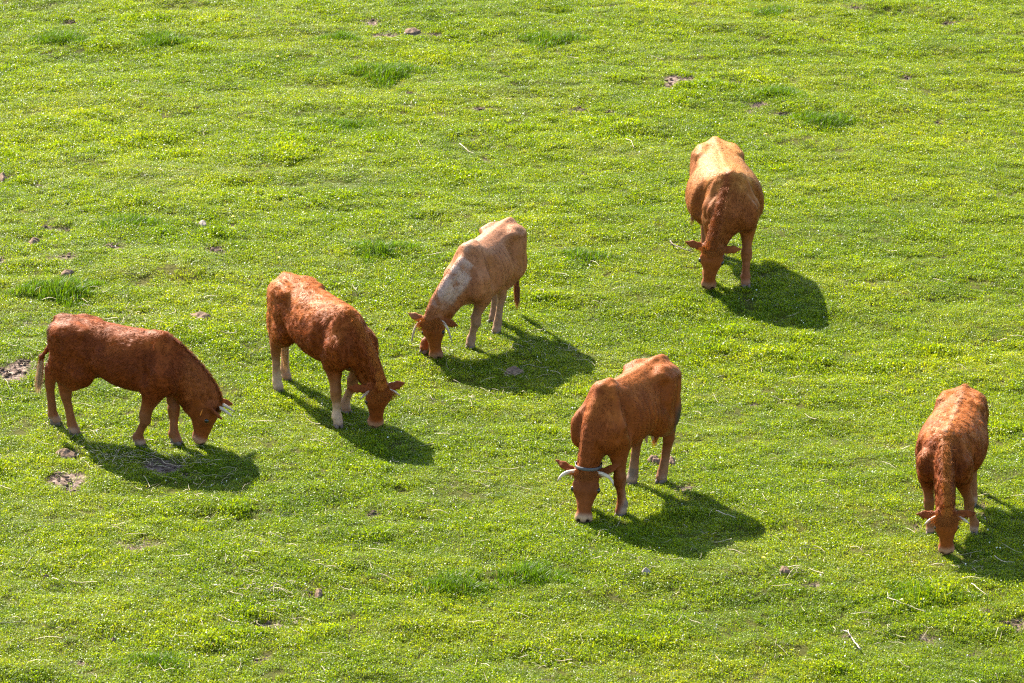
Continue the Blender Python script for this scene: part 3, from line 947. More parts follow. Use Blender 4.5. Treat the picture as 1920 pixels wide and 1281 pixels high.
    trunk = np.maximum(smooth(.40, .52, zb), nkw) * (1 - headw)
    # ---- shaggy relief
    cu = c['curl']
    q = V_ * H
    warp = np.stack([vnoise(q * 7, 71), vnoise(q * 7, 72), vnoise(q * 7, 73)], 1) * .06
    wav = 1 - np.abs(vnoise((q + warp) * np.array([20, 26, 26]), 5)) * 2
    disp = (0.0036 * cu * wav + 0.0022 * cu * nz2_ + .003 * nz1) * trunk * smooth(-.75, .1, V_[:, 0] * 0 + zb - .4 + .2)
    disp += .0025 * nz2_ * (1 - trunk)
    side = smooth(.25, .6, np.abs(Nn[:, 1])) * (1 - headw)
    def groove(pts, amp, sg):
        P2 = V_[:, [0, 2]]; best_ = np.full(len(V_), 9.0)
        for p_, q_ in zip(pts[:-1], pts[1:]):
            p_ = np.array(p_); q_ = np.array(q_); dq = q_ - p_
            tt_ = np.clip(((P2 - p_) @ dq) / (dq @ dq), 0, 1)
            best_ = np.minimum(best_, np.linalg.norm(P2 - p_ - tt_[:, None] * dq, axis=1))
        return amp * np.exp(-(best_ / sg) ** 2)
    am = .55 if young else 1.0
    an = groove([(-.02, .92), (-.075, .78), (-.06, .62), (-.03, .54)], -.013, .024)
    an += groove([(-.005, .93), (.06, .70)], .010, .028)
    an += groove([(.055, .89), (.115, .76), (.125, .62)], -.011, .022)
    an += groove([(.02, .60), (-.02, .53)], .008, .035)
    an += groove([(T + .25 * sR, .60), (T + .36 * sR, .74), (T + .33 * sR, .86)], -.013, .032)
    an += groove([(T + .05, .86), (T + .08, .62), (T + .07, .50)], -.008, .022)
    an += groove([(T + .29 * sR, .93), (T + .16, .90), (T - .03, .88)], .009, .026)
    an += groove([(T + .15, .84), (T + .20, .66)], .007, .05)
    if bony:
        for r_ in range(6):
            x_ = -.13 - .052 * r_
            an += groove([(x_, .86), (x_ - .03, .70), (x_ - .02, .58)], .0065 * bony, .013)
    for r_ in range(4):
        an += groove([(.13 + .04 * r_, .70 - .05 * r_), (.17 + .035 * r_, .58 - .05 * r_)], -.005, .010) * nkw
    V2 = V_ + Nn * (disp / H + an * am * side)[:, None]
    # ---- colours
    def mixc(a, b, t): return np.array(a)[None] * (1 - t)[:, None] + np.array(b)[None] * t[:, None] if not isinstance(a, np.ndarray) or a.ndim == 1 else a * (1 - t)[:, None] + np.array(b)[None] * t[:, None]
    col = np.tile(np.array(c['body']), (len(V_), 1))
    bk = smooth(.15, .95, Nn[:, 2] + .25 * nz1) * trunk * smooth(.62, .9, zb)  # upward-facing coat lightened: bleached back hair plus golden sun highlights painted in
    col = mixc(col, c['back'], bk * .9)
    legc = smooth(.50, .22, zb + .04 * nz1) * (1 - headw) * (1 - nkw)
    col = mixc(col, c['leg'], legc)
    if c['key'] in 'bd':   # pale shins
        col = mixc(col, (.46, .31, .20), smooth(.30, .10, zb + .05 * nz1) * (1 - headw) * (1 - nkw) * (.9 if c['key'] == 'b' else .35))
    if c['key'] in 'cd':
        dirt = smooth(.0, .5, nz1 + .5 * nz2_) * smooth(.26, .08, zb) * (1 - headw) * (1 - nkw)
        col = mixc(col, (.13, .10, .08), dirt * .8)
    pas = smooth(.085, .045, zb) * (1 - headw)
    col = mixc(col, (.34, .23, .16), pas * .7)
    inner = smooth(.58, .44, zb) * smooth(.12, .04, np.abs(V_[:, 1])) * (1 - headw) * (1 - nkw) * smooth(.2, .0, V_[:, 0] - .2)
    col = mixc(col, tuple(np.array(c['leg']) * 1.2), inner * .6)
    neckw = smooth(.05, .2, V_[:, 0]) * smooth(.35, .5, zb)
    col = mixc(col, c['head'], headw)
    if c['key'] == 'e':
        crest = smooth(.07, .0, np.abs(V_[:, 1] - np.interp(V_[:, 0], [0, max(poll[0], .3)], [0, poll[1]]))) * smooth(-.02, .06, V_[:, 0]) * (1 - headw)
        col = mixc(col, (.20, .045, .011), crest * smooth(.4, .6, zb) * .8)
        col = mixc(col, (.22, .055, .014), smooth(.06, .2, V_[:, 0]) * (1 - headw) * .5)
    # muzzle
    mzw = smooth(.80, .93, ph[:, 0]) * headw
    col = mixc(col, c['muz'], mzw)
    nose = smooth(.955, 1.0, ph[:, 0]) * headw * smooth(-.30, -.1, ph[:, 2])
    col = mixc(col, tuple(np.array(c['muz']) * .55), nose * .7)
    for l in (-1, 1):
        er = np.sqrt((ph[:, 0] - .37) ** 2 + (ph[:, 1] - l * .26) ** 2 + (ph[:, 2] + .10) ** 2)
        col = mixc(col, tuple(np.array(c['head']) * np.array([1.5, 2.0, 2.6])), smooth(.11, .05, er) * .6)
        nr = np.sqrt((ph[:, 0] - .985) ** 2 + (ph[:, 1] - l * .09) ** 2 + (ph[:, 2] + .06) ** 2)
        col = mixc(col, (.03, .015, .012), smooth(.06, .035, nr) * headw)
    # ear inside
    if c.get('white'):
        # white patch over the left side of the neck and a pale line along the spine
        xx = V_[:, 0]; yy = V_[:, 1]
        ct_ = np.array(pts_t); dd = np.linalg.norm(V_[:, None, :] - ct_[None], axis=2)
        ti = dd.argmin(1) / 8.0; dm_ = dd.min(1)
        pw = smooth(.185, .12, dm_ + .02 * nz1) * smooth(.12, .3, ti + .1 * nz1) * smooth(.88, .62, ti + .08 * nz1) * smooth(-.035, -.01, yy - np.interp(ti, np.linspace(0, 1, 9), ct_[:, 1]) + .012 * nz2_) * (1 - headw) * (xx > -.02)
        shp = smooth(-.45, .35, nz1 * .8 + .5 * nz2_ + .35 * nz3 + 1.2 * (pw - .40))
        col = mixc(col, (.47, .31, .235), pw * shp * .85)
        sp_ = smooth(.05, .015, np.abs(yy) + .02 * nz1) * smooth(.92, .96, zb) * smooth(T + .3, -.2, xx)
        col = mixc(col, (.46, .29, .19), sp_ * .55 * smooth(-.7, .3, nz1 + nz2_))
        col = mixc(col, (.22, .065, .018), smooth(.02, .12, xx) * smooth(.62, .50, zb) * (1 - headw) * .4 * trunk)
    if c.get('stripe'):
        sp_ = smooth(.030, .008, np.abs(V_[:, 1]) + .008 * nz1) * smooth(.84, .93, zb) * smooth(T + .1, T + .3, V_[:, 0])
        col = mixc(col, (.42, .22, .12), sp_ * .7 * smooth(-.8, .3, nz1 + nz2_))
    if c.get('mud'):
        md_ = smooth(T + .14, T + .02, V_[:, 0]) * smooth(.36, .46, zb) * smooth(.70, .58, zb) * smooth(.02, .06, V_[:, 1])
        col = mixc(col, (.045, .032, .024), md_ * smooth(-.4, .2, nz1 + nz2_ * .6))
    if c['key'] == 'a':
        tn = smooth(.02, .0, np.abs(V_[:, 1])) 
        col = mixc(col, (.04, .018, .008), smooth(T - .02, T - .05, V_[:, 0]) * smooth(.75, .85, zb) * smooth(.96, .93, zb) * .7)
        nk = smooth(.17, .26, V_[:, 0]) * (1 - headw)
        col = mixc(col, (.26, .07, .018), nk * .8)
    if c['key'] == 'b':
        col = mixc(col, (.37, .12, .026), smooth(T + .35, T + .0, V_[:, 0]) * trunk * .6)
    if c.get('udder') or c['key'] in 'ce':
        ud = smooth(.13, .09, np.sqrt((V_[:, 0] - T - .24) ** 2 + V_[:, 1] ** 2 + (zb - .42) ** 2)) * (zb < .48)
        col = mixc(col, (.36, .22, .15), ud)
    col = col * (1 + .10 * nz1 + .08 * nz3)[:, None]
    # ---- objects
    root = bpy.data.objects.new('cow', None)
    SC.collection.objects.link(root)
    root.location = base; root.rotation_euler = (0, 0, yaw)
    root['label'] = c['label']; root['category'] = 'cow'; root['group'] = 'cattle grazing on the pasture'
    root.empty_display_size = .3
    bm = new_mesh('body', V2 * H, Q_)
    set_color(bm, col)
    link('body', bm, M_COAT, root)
    # hooves
    for i in range(4):
        h = hv[i] * H
        o = link('hoof', HOOF, None, root)
        o.location = (h[0], h[1], h[2] + .0); sc = .055 * H
        o.scale = (sc, sc * .95, sc)
        o.rotation_euler = (0, 0, float(rng.normal() * .08) + (.08 if i % 2 == 0 else -.08))
    # eyes
    for l in (-1, 1):
        e = hp(.37, l * .240, -.11) * H
        v, ff = ellipsoid((0, 0, 0), (.025 * H / 1.2, .025 * H / 1.2, .025 * H / 1.2), 12, 8)
        em = new_mesh('eye', v + e, ff); link('eye', em, M_EYE, root)
    # horns
    if c['horn']:
        hl, kind, thick = c['horn']
        for l in (-1, 1):
            b0 = hp(.04, l * .10, .02) if c['key'] == 'a' else hp(.05 if kind == 'curve' else .10, l * (.18 if kind == 'curve' else .215), -.02 if kind == 'curve' else -.06); P_ = []; R_ = []
            n = 14
            for j in range(n):
                t = j / (n - 1)
                if kind == 'curve':
                    a = t * 1.5
                    o_ = hl * 1.05 * (math.sin(a) * lat * l + (1 - math.cos(a)) * dh * .66 + .35 * (1 - math.cos(a)) * nf * .6)
                    o_ = o_ * 1.0 - dh * 0.05 * math.sin(t * 3.14) * hl
                elif kind == 'droop':
                    a = t * 1.45
                    o_ = hl * (math.sin(a) * lat * l * .70 + (1 - math.cos(a)) * dh * 1.4 + .35 * t * nf * (1 if l > 0 else 1))
                elif c['key'] == 'a':
                    a = t * .9
                    o_ = hl * 1.3 * (.10 * t * lat * l + .22 * t * t * dh + 1.0 * t * nf)
                else:
                    a = t * .9
                    o_ = hl * (math.sin(a) * 1.15 * lat * l + (1 - math.cos(a)) * dh * 1.0 + (.9 if c['key'] == 'a' else .45) * t * nf)
                P_.append((b0 + o_) * H); R_.append(.0175 * thick * H * (1 - t * .98) ** .7 * (1 if t < .99 else .3) + .002)
            v, ff = tube(P_, R_, 12)
            hm = new_mesh('horn', v, ff)
            t = np.repeat(np.linspace(0, 1, n), 12)
            ring = .92 + .08 * np.sin(t * 60)
            cc = lerp([.58, .44, .30], [.58, .44, .30], 0)[None] * ring[:, None]
            dk = smooth(.78, .97, t)[:, None] if kind != 'droop' else smooth(.3, 1.0, t)[:, None] * .65
            cc = cc * (1 - dk) + np.array([.10, .07, .055])[None] * dk
            set_color(hm, cc)
            link('horn', hm, M_HORN, root)
    if c.get('tag'):
        l = -1 if (lat @ np.array([math.cos(-math.pi/2 - yaw), math.sin(-math.pi/2 - yaw), 0])) > 0 else 1
        l = -l if c['key'] == 'a' else l
        e = hp(.16, l * .40, -.26) * H
        s_ = .022
        v = np.array([e + a * s_ * (lat if True else 0) + b_ * s_ * dh + g * .003 * nf for a in (-1, 1) for b_ in (-1, 1.3) for g in (-1, 1)])
        link('ear_tag', new_mesh('ear_tag', v, [(0, 1, 3, 2), (4, 6, 7, 5), (0, 4, 5, 1), (2, 3, 7, 6), (0, 2, 6, 4), (1, 5, 7, 3)], False), M_TAG, root)
    if c.get('collar'):
        # ring fitted on the neck just behind the poll: sample the field outline in a plane
        cc = (pts_t[7] * .25 + pts_t[6] * .75 + pts_b[7] * .25 + pts_b[6] * .75) / 2
        tdir = (pts_t[8] + pts_b[8]) / 2 - (pts_t[6] + pts_b[6]) / 2; tdir /= np.linalg.norm(tdir)
        u = pts_t[7] - pts_b[7]; u -= tdir * (u @ tdir); u /= np.linalg.norm(u); vv = np.cross(tdir, u)
        ring_v = []; M_ = 40
        for k in range(M_):
            a = 2 * math.pi * k / M_
            dirv = u * math.cos(a) + vv * math.sin(a)
            for rr_ in np.linspace(.05, .16, 56):
                p = cc + dirv * rr_; g = ((p - f.lo) / f.h).astype(int)
                if (g < 0).any() or (g >= f.n).any() or f.f[tuple(g)] > 0:
                    break
            ring_v.append(rr_)
        rv = np.array(ring_v); rv = (np.roll(rv, 2) + np.roll(rv, 1) + rv + np.roll(rv, -1) + np.roll(rv, -2)) / 5 + .006
        V4 = []; F4 = []
        for k in range(M_):
            a = 2 * math.pi * k / M_; dirv = u * math.cos(a) + vv * math.sin(a)
            for (o1, o2) in ((-.012, 0), (.012, 0), (.012, .005), (-.012, .005)):
                V4.append((cc + dirv * (rv[k] + o2) + tdir * o1) * H)
            k2 = (k + 1) % M_
            for j in range(4):
                j2 = (j + 1) % 4
                F4.append((k * 4 + j, k * 4 + j2, k2 * 4 + j2, k2 * 4 + j))
        link('collar', new_mesh('collar', np.array(V4), F4), M_COLLAR, root)
    # ---- coat hair
    tri = Q_; A_ = V2[tri[:, 0]]; B_ = V2[tri[:, 1]]; C_ = V2[tri[:, 2]]; D_ = V2[tri[:, 3]]
    area = .5 * np.linalg.norm(np.cross(C_ - A_, D_ - B_), axis=1)
    fw = trunk[tri].mean(1)
    hw = headw[tri].mean(1)
    w_ = area * (1.0 + .2 * fw)
    n = 46000
    fi = rng.choice(len(tri), n, p=w_ / w_.sum())
    a, b = rng.random(n)[:, None], rng.random(n)[:, None]
    P = (A_[fi] * (1 - a) + B_[fi] * a) * (1 - b) + (D_[fi] * (1 - a) + C_[fi] * a) * b
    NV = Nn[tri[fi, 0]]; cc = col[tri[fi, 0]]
    tw = fw[fi]; hh_ = hw[fi]
    flow = np.tile(np.array([-.8, 0, -.45]), (n, 1))
    flow = flow * tw[:, None] + (1 - tw)[:, None] * np.array([[-.05, 0, -1.0]])
    flow = flow * (1 - hh_)[:, None] + hh_[:, None] * dh[None]
    neckm = smooth(.06, .16, P[:, 0]) * (1 - hh_) * smooth(.3, .4, P[:, 2])
    nd = (poll - nb_top) / np.linalg.norm(poll - nb_top)
    flow = flow * (1 - neckm)[:, None] + neckm[:, None] * nd[None]
    qm = P * H
    cl = np.stack([vnoise(qm * 16, 81), vnoise(qm * 16, 82), vnoise(qm * 16, 83)], 1)
    flow = flow + cl * (1.15 * cu * tw + .12)[:, None]
    earw = hh_ * (np.abs(((P - poll) @ lat) / Lh) > .30)
    ln = (.012 + (.020 * tw + .004) * c['fur'] + .014 * earw) * (.6 + .8 * rng.random(n))
    wdh = (.0032 + .0022 * tw) * (.7 + .6 * rng.random(n))
    val = (.84 + .34 * rng.random(n))[:, None] * (1 + .13 * vnoise(qm * 22, 91) + .08 * vnoise(qm * 50, 92))[:, None]
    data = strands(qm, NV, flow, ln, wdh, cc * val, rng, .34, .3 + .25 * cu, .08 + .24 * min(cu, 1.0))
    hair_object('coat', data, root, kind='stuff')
    # ---- forelock
    nn = 1500
    l_ = rng.normal(size=nn) * .085; tt = .0 + .12 * rng.random(nn)
    P = np.stack([hp(tt[i] - .02, l_[i], .015) for i in range(nn)]) * H
    fl_ = np.tile(dh, (nn, 1)) + lat[None] * (l_ * 4.5)[:, None] + .25 * rng.normal(size=(nn, 3))
    lf = (.095 if c['key'] in 'bcf' else .055) * H * (.5 + .8 * rng.random(nn))
    cc = np.array(c['head'])[None] * np.array([1.15, 1.3, 1.2]) * (.85 + .7 * rng.random(nn))[:, None]
    NV = np.tile(nf * .9 + np.array([0, 0, .3]), (nn, 1)); NV /= np.linalg.norm(NV, axis=1)[:, None]
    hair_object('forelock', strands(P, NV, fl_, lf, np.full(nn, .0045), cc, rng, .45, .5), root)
    # ---- tail switch
    nn = 1100
    tip = tl[-1] * H; dirt_ = tl[-1] - tl[-2]; dirt_ = dirt_ / np.linalg.norm(dirt_)
    dirt_ = dirt_ * .5 + np.array([0, 0, -.8]); dirt_ /= np.linalg.norm(dirt_)
    V5 = []; F5 = []; C5 = []; N5 = []
    swl = .25 if c['key'] != 'd' else .18
    t0 = -rng.random(nn) * .10
    for i in range(nn):
        p0 = tip + (tl[-1] - tl[-2]) / np.linalg.norm(tl[-1] - tl[-2]) * t0[i] * H + rng.normal(size=3) * .007
        sd0 = rng.normal(size=3); sd0 -= dirt_ * (sd0 @ dirt_); sd0 /= np.linalg.norm(sd0)
        Ls = swl * H * (.5 + .6 * rng.random())
        side = np.cross(sd0, dirt_) * .0022
        wv = rng.normal() * .012
        p1 = p0 + dirt_ * Ls * .45 + sd0 * .028 * rng.random(); p2 = p0 + dirt_ * Ls + sd0 * (.010 + .018 * rng.random()) + np.array([wv, 0, 0])
        k = len(V5)
        V5 += [p0 - side, p0 + side, p1 + side, p1 - side, p2]
        F5 += [(k, k + 1, k + 2), (k, k + 2, k + 3), (k + 3, k + 2, k + 4)]
        cc = np.array(c['switch']) * (.7 + .6 * rng.random())
        C5 += [cc] * 5; N5 += [sd0] * 5
    hair_object('tail_switch', (np.array(V5), np.array(F5), np.array(C5), None), root)
    # rough crest hair on neck / withers
    if c['key'] in 'abef':
        nn = 1500
        tt = rng.random(nn)
        ct = np.array(pts_t)
        ii = np.clip((tt * 8).astype(int), 0, 7); fr = (tt * 8 - ii)[:, None]
        P = ct[ii] * (1 - fr) + ct[ii + 1] * fr
        up = ct[ii + 1] - ct[ii]; up /= np.linalg.norm(up, axis=1)[:, None]
        nrm = (ct - np.array(pts_b))[ii]; nrm -= up * (nrm * up).sum(1)[:, None]; nrm /= np.linalg.norm(nrm, axis=1)[:, None]
        sidev = np.cross(up, nrm)
        jit = rng.normal(size=nn)[:, None] * .018
        P = (P + nrm * (lerp(.066, .060, tt) + .004)[:, None] + sidev * jit) * H
        cc = (np.array(c['back']) if c['key'] in 'bf' else np.array(c['head']) * 1.2)[None] * (.8 + .5 * rng.random(nn))[:, None]
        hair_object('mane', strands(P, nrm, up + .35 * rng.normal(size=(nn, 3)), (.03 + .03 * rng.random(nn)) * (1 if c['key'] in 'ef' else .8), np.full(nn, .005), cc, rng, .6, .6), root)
    return root

import time as _t
for i, c in enumerate(COWS):
    build_cow(c, 100 + i * 7)

# ------------------------------------------------------------------ straw, daisies, clods (uncountable litter)
def scatter_px(n, rng, xs=(-60, 1980), ys=(-60, 1340)):
    return rng.uniform(xs[0], xs[1], n), rng.uniform(ys[0], ys[1], n)

def straw_litter():
    rng = np.random.default_rng(11)
    pts = []
    px, py = scatter_px(1500, rng)
    keep = (rng.random(1500) < np.clip(.16 + .75 * smooth(250, 900, py) + .3 * (px < 500) * (py > 550), 0, 1))
    for a, b in zip(px[keep], py[keep]):
        pts.append((a, b, 1.0))
    clusters = [(205, 870, 45, 60), (330, 880, 90, 70), (260, 850, 60, 40), (250, 610, 60, 34), (350, 630, 60, 26), (960, 690, 110, 60), (1060, 650, 50, 18), (500, 1130, 90, 70), (520, 1180, 60, 34), (1020, 1230, 70, 26),
                (790, 760, 60, 22), (820, 665, 30, 24), (1620, 1180, 60, 12), (330, 930, 110, 46), (840, 930, 60, 14), (60, 700, 60, 30), (1500, 1090, 60, 18), (880, 740, 40, 16), (590, 830, 60, 12), (1830, 1080, 60, 12), (440, 1060, 160, 36), (150, 830, 60, 34), (1180, 1080, 120, 20)]
    for (cx_, cy_, r, n) in clusters:
        for _ in range(n):
            pts.append((cx_ + rng.normal() * r * .5, cy_ + rng.normal() * r * .28, .8))
    parts = []; cols = []
    for (a, b, sc) in pts:
        p = at(a, b)
        Ls = (.05 + .22 * rng.random() ** 2.2) * sc
        ang = rng.random() * math.pi
        n = 5; bend = rng.normal() * .5; kink = rng.normal() * .6 if rng.random() < .3 else 0
        P_ = []; q = np.array([p[0], p[1]]); zz = .030 + .02 * rng.random()
        for j in range(n):
            P_.append((q[0], q[1], g1(q[0], q[1]) + zz + .012 * math.sin(j + ang * 9)))
            aa = ang + bend * j / n + (kink if j >= 2 else 0)
            q = q + np.array([math.cos(aa), math.sin(aa)]) * Ls / (n - 1)
        r = .0015 + .0016 * rng.random()
        v, f_ = tube(P_, [r * 1.1] * (n - 1) + [r * .6], 3, cap=False)
        parts.append((v, f_)); c_ = np.array([.46, .37, .22]) * (.7 + .55 * rng.random()); cols.append(np.tile(c_, (len(v), 1)))
    V_, F_ = merge(parts)
    m = new_mesh('straw_litter', V_, F_); set_color(m, np.concatenate(cols))
    link('straw_litter', m, M_STRAW, kind='stuff', label='loose dry straw stalks strewn over the grass', category='straw')
straw_litter()

def daisies():
    rng = np.random.default_rng(13)
    n = 4600
    x = rng.uniform(-8.8, 8.8, n); y = rng.uniform(-10.8, 17, n)
    dn = n2(x, y, .9, 41) * .6 + n2(x, y, 2.6, 42) * .5
    k = rng.random(n) < np.clip(.42 + 1.0 * dn, .05, 1)
    x, y = x[k], y[k]; n = len(x)
    z = ground_h(x, y) + .036 + .02 * rng.random(n)
    V_ = []; F_ = []; C_ = []
    for i in range(n):
        r = .0042 + .0054 * rng.random() ** 2
        nm = np.array([rng.normal() * .35, rng.normal() * .35 - .2, 1.0]); nm /= np.linalg.norm(nm)
        u = np.cross(nm, [1, 0, 0]); u /= np.linalg.norm(u); v = np.cross(nm, u)
        c0 = np.array([x[i], y[i], z[i]]); k0 = len(V_); m_ = 6
        V_.append(c0 + nm * r * .35)
        for j in range(m_):
            a = 2 * math.pi * j / m_
            V_.append(c0 + (u * math.cos(a) + v * math.sin(a)) * r)
        V_.append(c0 - nm * .03)
        for j in range(m_):
            F_.append((k0, k0 + 1 + j, k0 + 1 + (j + 1) % m_))
        F_.append((k0 + 1, k0 + 3, k0 + m_ + 1))
        w = .72 + .12 * rng.random()
        C_ += [np.array([w, w * .9, w * .55])] + [np.array([w, w, w * .98])] * m_ + [np.array([.1, .16, .03])]
    m = new_mesh('daisies', np.array(V_), F_, False); set_color(m, np.array(C_))
    link('daisies', m, M_PETAL, kind='stuff', label='tiny white daisies sprinkled through the grass', category='daisies')
daisies()

def clods():
    rng = np.random.default_rng(17)
    parts = []
    for (px, py, rx, ry) in SOIL:
        for _ in range(int(7 + rx * .7)):
            p = at(px + rng.normal() * rx * .5, py + rng.normal() * ry * .5)
            r = .006 + .016 * rng.random() ** 2
            v, f_ = ellipsoid((0, 0, 0), (r * (1 + .5 * rng.random()), r, r * .7), 6, 4)
            v = v * (1 + .3 * vnoise(v * 90 + p, 51))[:, None]
            parts.append((v + np.array([p[0], p[1], g1(p[0], p[1]) - .010 + r * .3]), f_))
    V_, F_ = merge(parts)
    link('soil_clods', new_mesh('soil_clods', V_, F_, False), M_SOIL, kind='stuff', label='crumbly brown soil clods in the bare patches of the pasture', category='soil')
clods()

# ------------------------------------------------------------------ lush grass tussocks
TUSS = [
 (722, 140, .42, .15, 'broad dark green grass tussock in the upper middle left, below the bare brown soil scrapes'),
 (1030, 82, .36, .14, 'dense green grass tussock near the top middle of the pasture'),
 (308, 74, .36, .13, 'bushy green grass tussock near the top, left of the middle'),
 (112, 72, .36, .11, 'dark flat grass tussock closest to the top left corner'),
 (640, 72, .26, .11, 'small bright grass tussock left of the brown soil scrapes'),
 (112, 560, .40, .15, 'thick grass tussock just behind the rump of the side-on cow'),
 (1545, 232, .36, .12, 'grass tussock in the upper right beyond the hornless cow'),
 (712, 486, .36, .10, 'low green grass tussock between the shaggy cow and the white-necked cow'),
 (1735, 1120, .38, .10, 'bright grass tussock below the small cow at the right edge'),
 (1000, 1088, .34, .10, 'grass tussock below the muzzle of the collared cow'),
 (850, 1108, .32, .11, 'bright green grass tussock in the lower middle of the pasture'),
 (300, 1252, .30, .09, 'shadowy grass tussock nearest the bottom edge at the left'),
 (1440, 24, .30, .09, 'faint grass tussock at the very top edge right of the middle'),
 (655, 236, .34, .09, 'low dark grass tussock in the upper middle, above the shaggy cow'),
 (1095, 492, .30, .09, 'low grass tussock right of the white-necked cow'),
 (245, 428, .34, .09, 'low grass tussock in the left part of the field above the side-on cow'),
 (1460, 185, .34, .10, 'leafy grass tussock directly beyond the hornless cow'),
]
def tussock(px, py, rad, hgt, label, i):
    rng = np.random.default_rng(300 + i)
    p = at(px, py)
    n = int(2600 * (rad / .36) ** 2)
    v, t, c = blades(n, 1.0, .5, 1.0, .0045, .0085, .7, rng)
    # spread elliptically with a ragged outline
    root = v.reshape(-1, 5, 3)
    b0 = root[:, :2].mean(1)
    ang = np.arctan2(b0[:, 1], b0[:, 0])
    ragged = 1 + .35 * np.sin(ang * 3 + i) + .2 * np.sin(ang * 7 + 2 * i)
    nb = b0[:, :2] * rad * ragged[:, None] * np.array([1.15, .95])
    rr_ = np.linalg.norm(b0[:, :2], axis=1)
    hh = hgt * 1.55 * (1 - .75 * rr_ ** 1.5)
    rel = root - b0[:, None, :]
    wscale = np.ones(3)
    ctr = rel.copy()
    side = (rel[:, 1] - rel[:, 0]) * .5
    out = np.zeros_like(rel)
    mid1 = (rel[:, 2] + rel[:, 3]) / 2 * hh[:, None]; tip = rel[:, 4] * hh[:, None]
    out[:, 0] = -side; out[:, 1] = side; out[:, 2] = mid1 - side * .8; out[:, 3] = mid1 + side * .8; out[:, 4] = tip
    gx = p[0] + nb[:, 0]; gy = p[1] + nb[:, 1]
    gz = ground_h(gx, gy) - g1(p[0], p[1])
    out += np.stack([nb[:, 0], nb[:, 1], gz], 1)[:, None]
    base = np.array([.080, .150, .003])
    cc = c.reshape(-1, 5, 3); mx_ = cc.max(axis=(1, 2)) > 3
    cc = np.where(mx_[:, None, None], np.array([.30, .26, .1])[None, None], cc * base)
    m = new_mesh('grass_tussock', out.reshape(-1, 3), t, False); set_color(m, cc.reshape(-1, 3))
    o = link('grass_tussock', m, M_LUSH, label=label, category='grass tussock', group='lush tussocks in the pasture')
    o.location = (p[0], p[1], g1(p[0], p[1]))
for i, (px, py, r, h, lb) in enumerate(TUSS):
    tussock(px, py, r, h, lb, i)

# ------------------------------------------------------------------ dandelions
DAND = [(522, 493, 'yellow dandelion above the rump of the shaggy orange-brown cow'), (772, 441, 'yellow dandelion up and left of the white-necked cow'), (1436, 260, 'yellow dandelion beside the back of the hornless cow'),
        (918, 634, 'yellow dandelion at the hind hooves of the white-necked cow'), (882, 976, 'yellow dandelion left of the collared cow in the lower middle'), (521, 103, 'yellow dandelion in the upper left between two tussocks'),
        (1432, 1056, 'yellow dandelion right of the shadow of the collared cow'), (438, 416, 'yellow dandelion in open grass left of the middle'), (916, 227, 'yellow dandelion at the upper middle of the pasture'), (375, 281, 'yellow dandelion in the upper left of the pasture')]
def dandelion_protos():
    hv_, hf_ = [], []
    n = 14
    V_ = [np.array([0, 0, .072])]; F_ = []
    for ring, (r, z, m_) in enumerate(((.019, .066, 16), (.012, .072, 12))):
        for j in range(m_):
            a = 2 * math.pi * j / m_ + ring * .2; a2 = a + math.pi / m_ * .8; a0 = a - math.pi / m_ * .8
            k = len(V_)
            V_ += [np.array([.003 * math.cos(a), .003 * math.sin(a), z - .002]), np.array([r * .9 * math.cos(a0), r * .9 * math.sin(a0), z]), np.array([r * 1.1 * math.cos(a), r * 1.1 * math.sin(a), z + .002]), np.array([r * .9 * math.cos(a2), r * .9 * math.sin(a2), z])]
            F_ += [(k, k + 1, k + 2), (k, k + 2, k + 3)]
    fm = new_mesh('flower_head', np.array(V_), F_, False); set_color(fm, np.tile([.80, .58, .01], (len(V_), 1))); fm.materials.append(M_PETAL)
    v, f_ = tube([(0, 0, 0), (.002, .001, .035), (0, 0, .068)], [.0025, .0022, .002], 6)
    sm_ = new_mesh('stem', v, f_); set_color(sm_, np.tile([.12, .2, .03], (len(v), 1))); sm_.materials.append(M_PETAL)
    return fm, sm_
FM, SM = dandelion_protos()
for (px, py, lb) in DAND:
    p = at(px, py, .06)
    r = link('dandelion', None, None, label=lb, category='dandelion', group='dandelions in the grass')
    r.location = (p[0], p[1], g1(p[0], p[1]))
    r.rotation_euler = (.15, 0, px)
    a = link('flower_head', FM, None, r); b = link('stem', SM, None, r)

# ------------------------------------------------------------------ twigs, dung, stones
def twig(pxs, r, mat, label, forks=()):
    P_ = []
    for (px, py) in pxs:
        p = at(px, py, .05); P_.append((p[0], p[1], g1(p[0], p[1]) + .052))
    P_ = np.array(P_)
    dense = []
    for i in range(len(P_) - 1):
        for t in (0, .33, .66):
            dense.append(P_[i] * (1 - t) + P_[i + 1] * t + RNG.normal(size=3) * .002)
    dense.append(P_[-1]); dense = np.array(dense); o0 = dense[0].copy()
    parts = [tube(dense - o0, np.linspace(r, r * .45, len(dense)), 7)]
    for fk in forks:
        Q = []
        for (px, py) in fk:
            p = at(px, py, .055); Q.append((p[0], p[1], g1(p[0], p[1]) + .058))
        parts.append(tube(np.array(Q) - o0, np.linspace(r * .7, r * .3, len(Q)), 6))
    V_, F_ = merge(parts)
    o = link('twig', new_mesh('twig', V_, F_), mat, label=label, category='twig', group='twigs lying on the grass')
    o.location = o0
twig([(1614, 1217), (1603, 1203), (1595, 1190), (1586, 1178)], .008, M_TWIG, 'pale forked twig lying on the grass near the bottom right', [[(1595, 1192), (1591, 1184), (1590, 1176)], [(1590, 1184), (1581, 1178), (1576, 1180)]])
twig([(1257, 455), (1262, 462), (1275, 468), (1290, 474), (1300, 476)], .009, M_DARKTWIG, 'dark twig on the grass beside the ear of the hornless cow', [[(1262, 462), (1256, 461)], [(1290, 474), (1302, 470)]])
twig([(1174, 267), (1184, 273), (1189, 289)], .0045, M_TWIG, 'thin bent pale twig in the upper middle, left of the hornless cow')
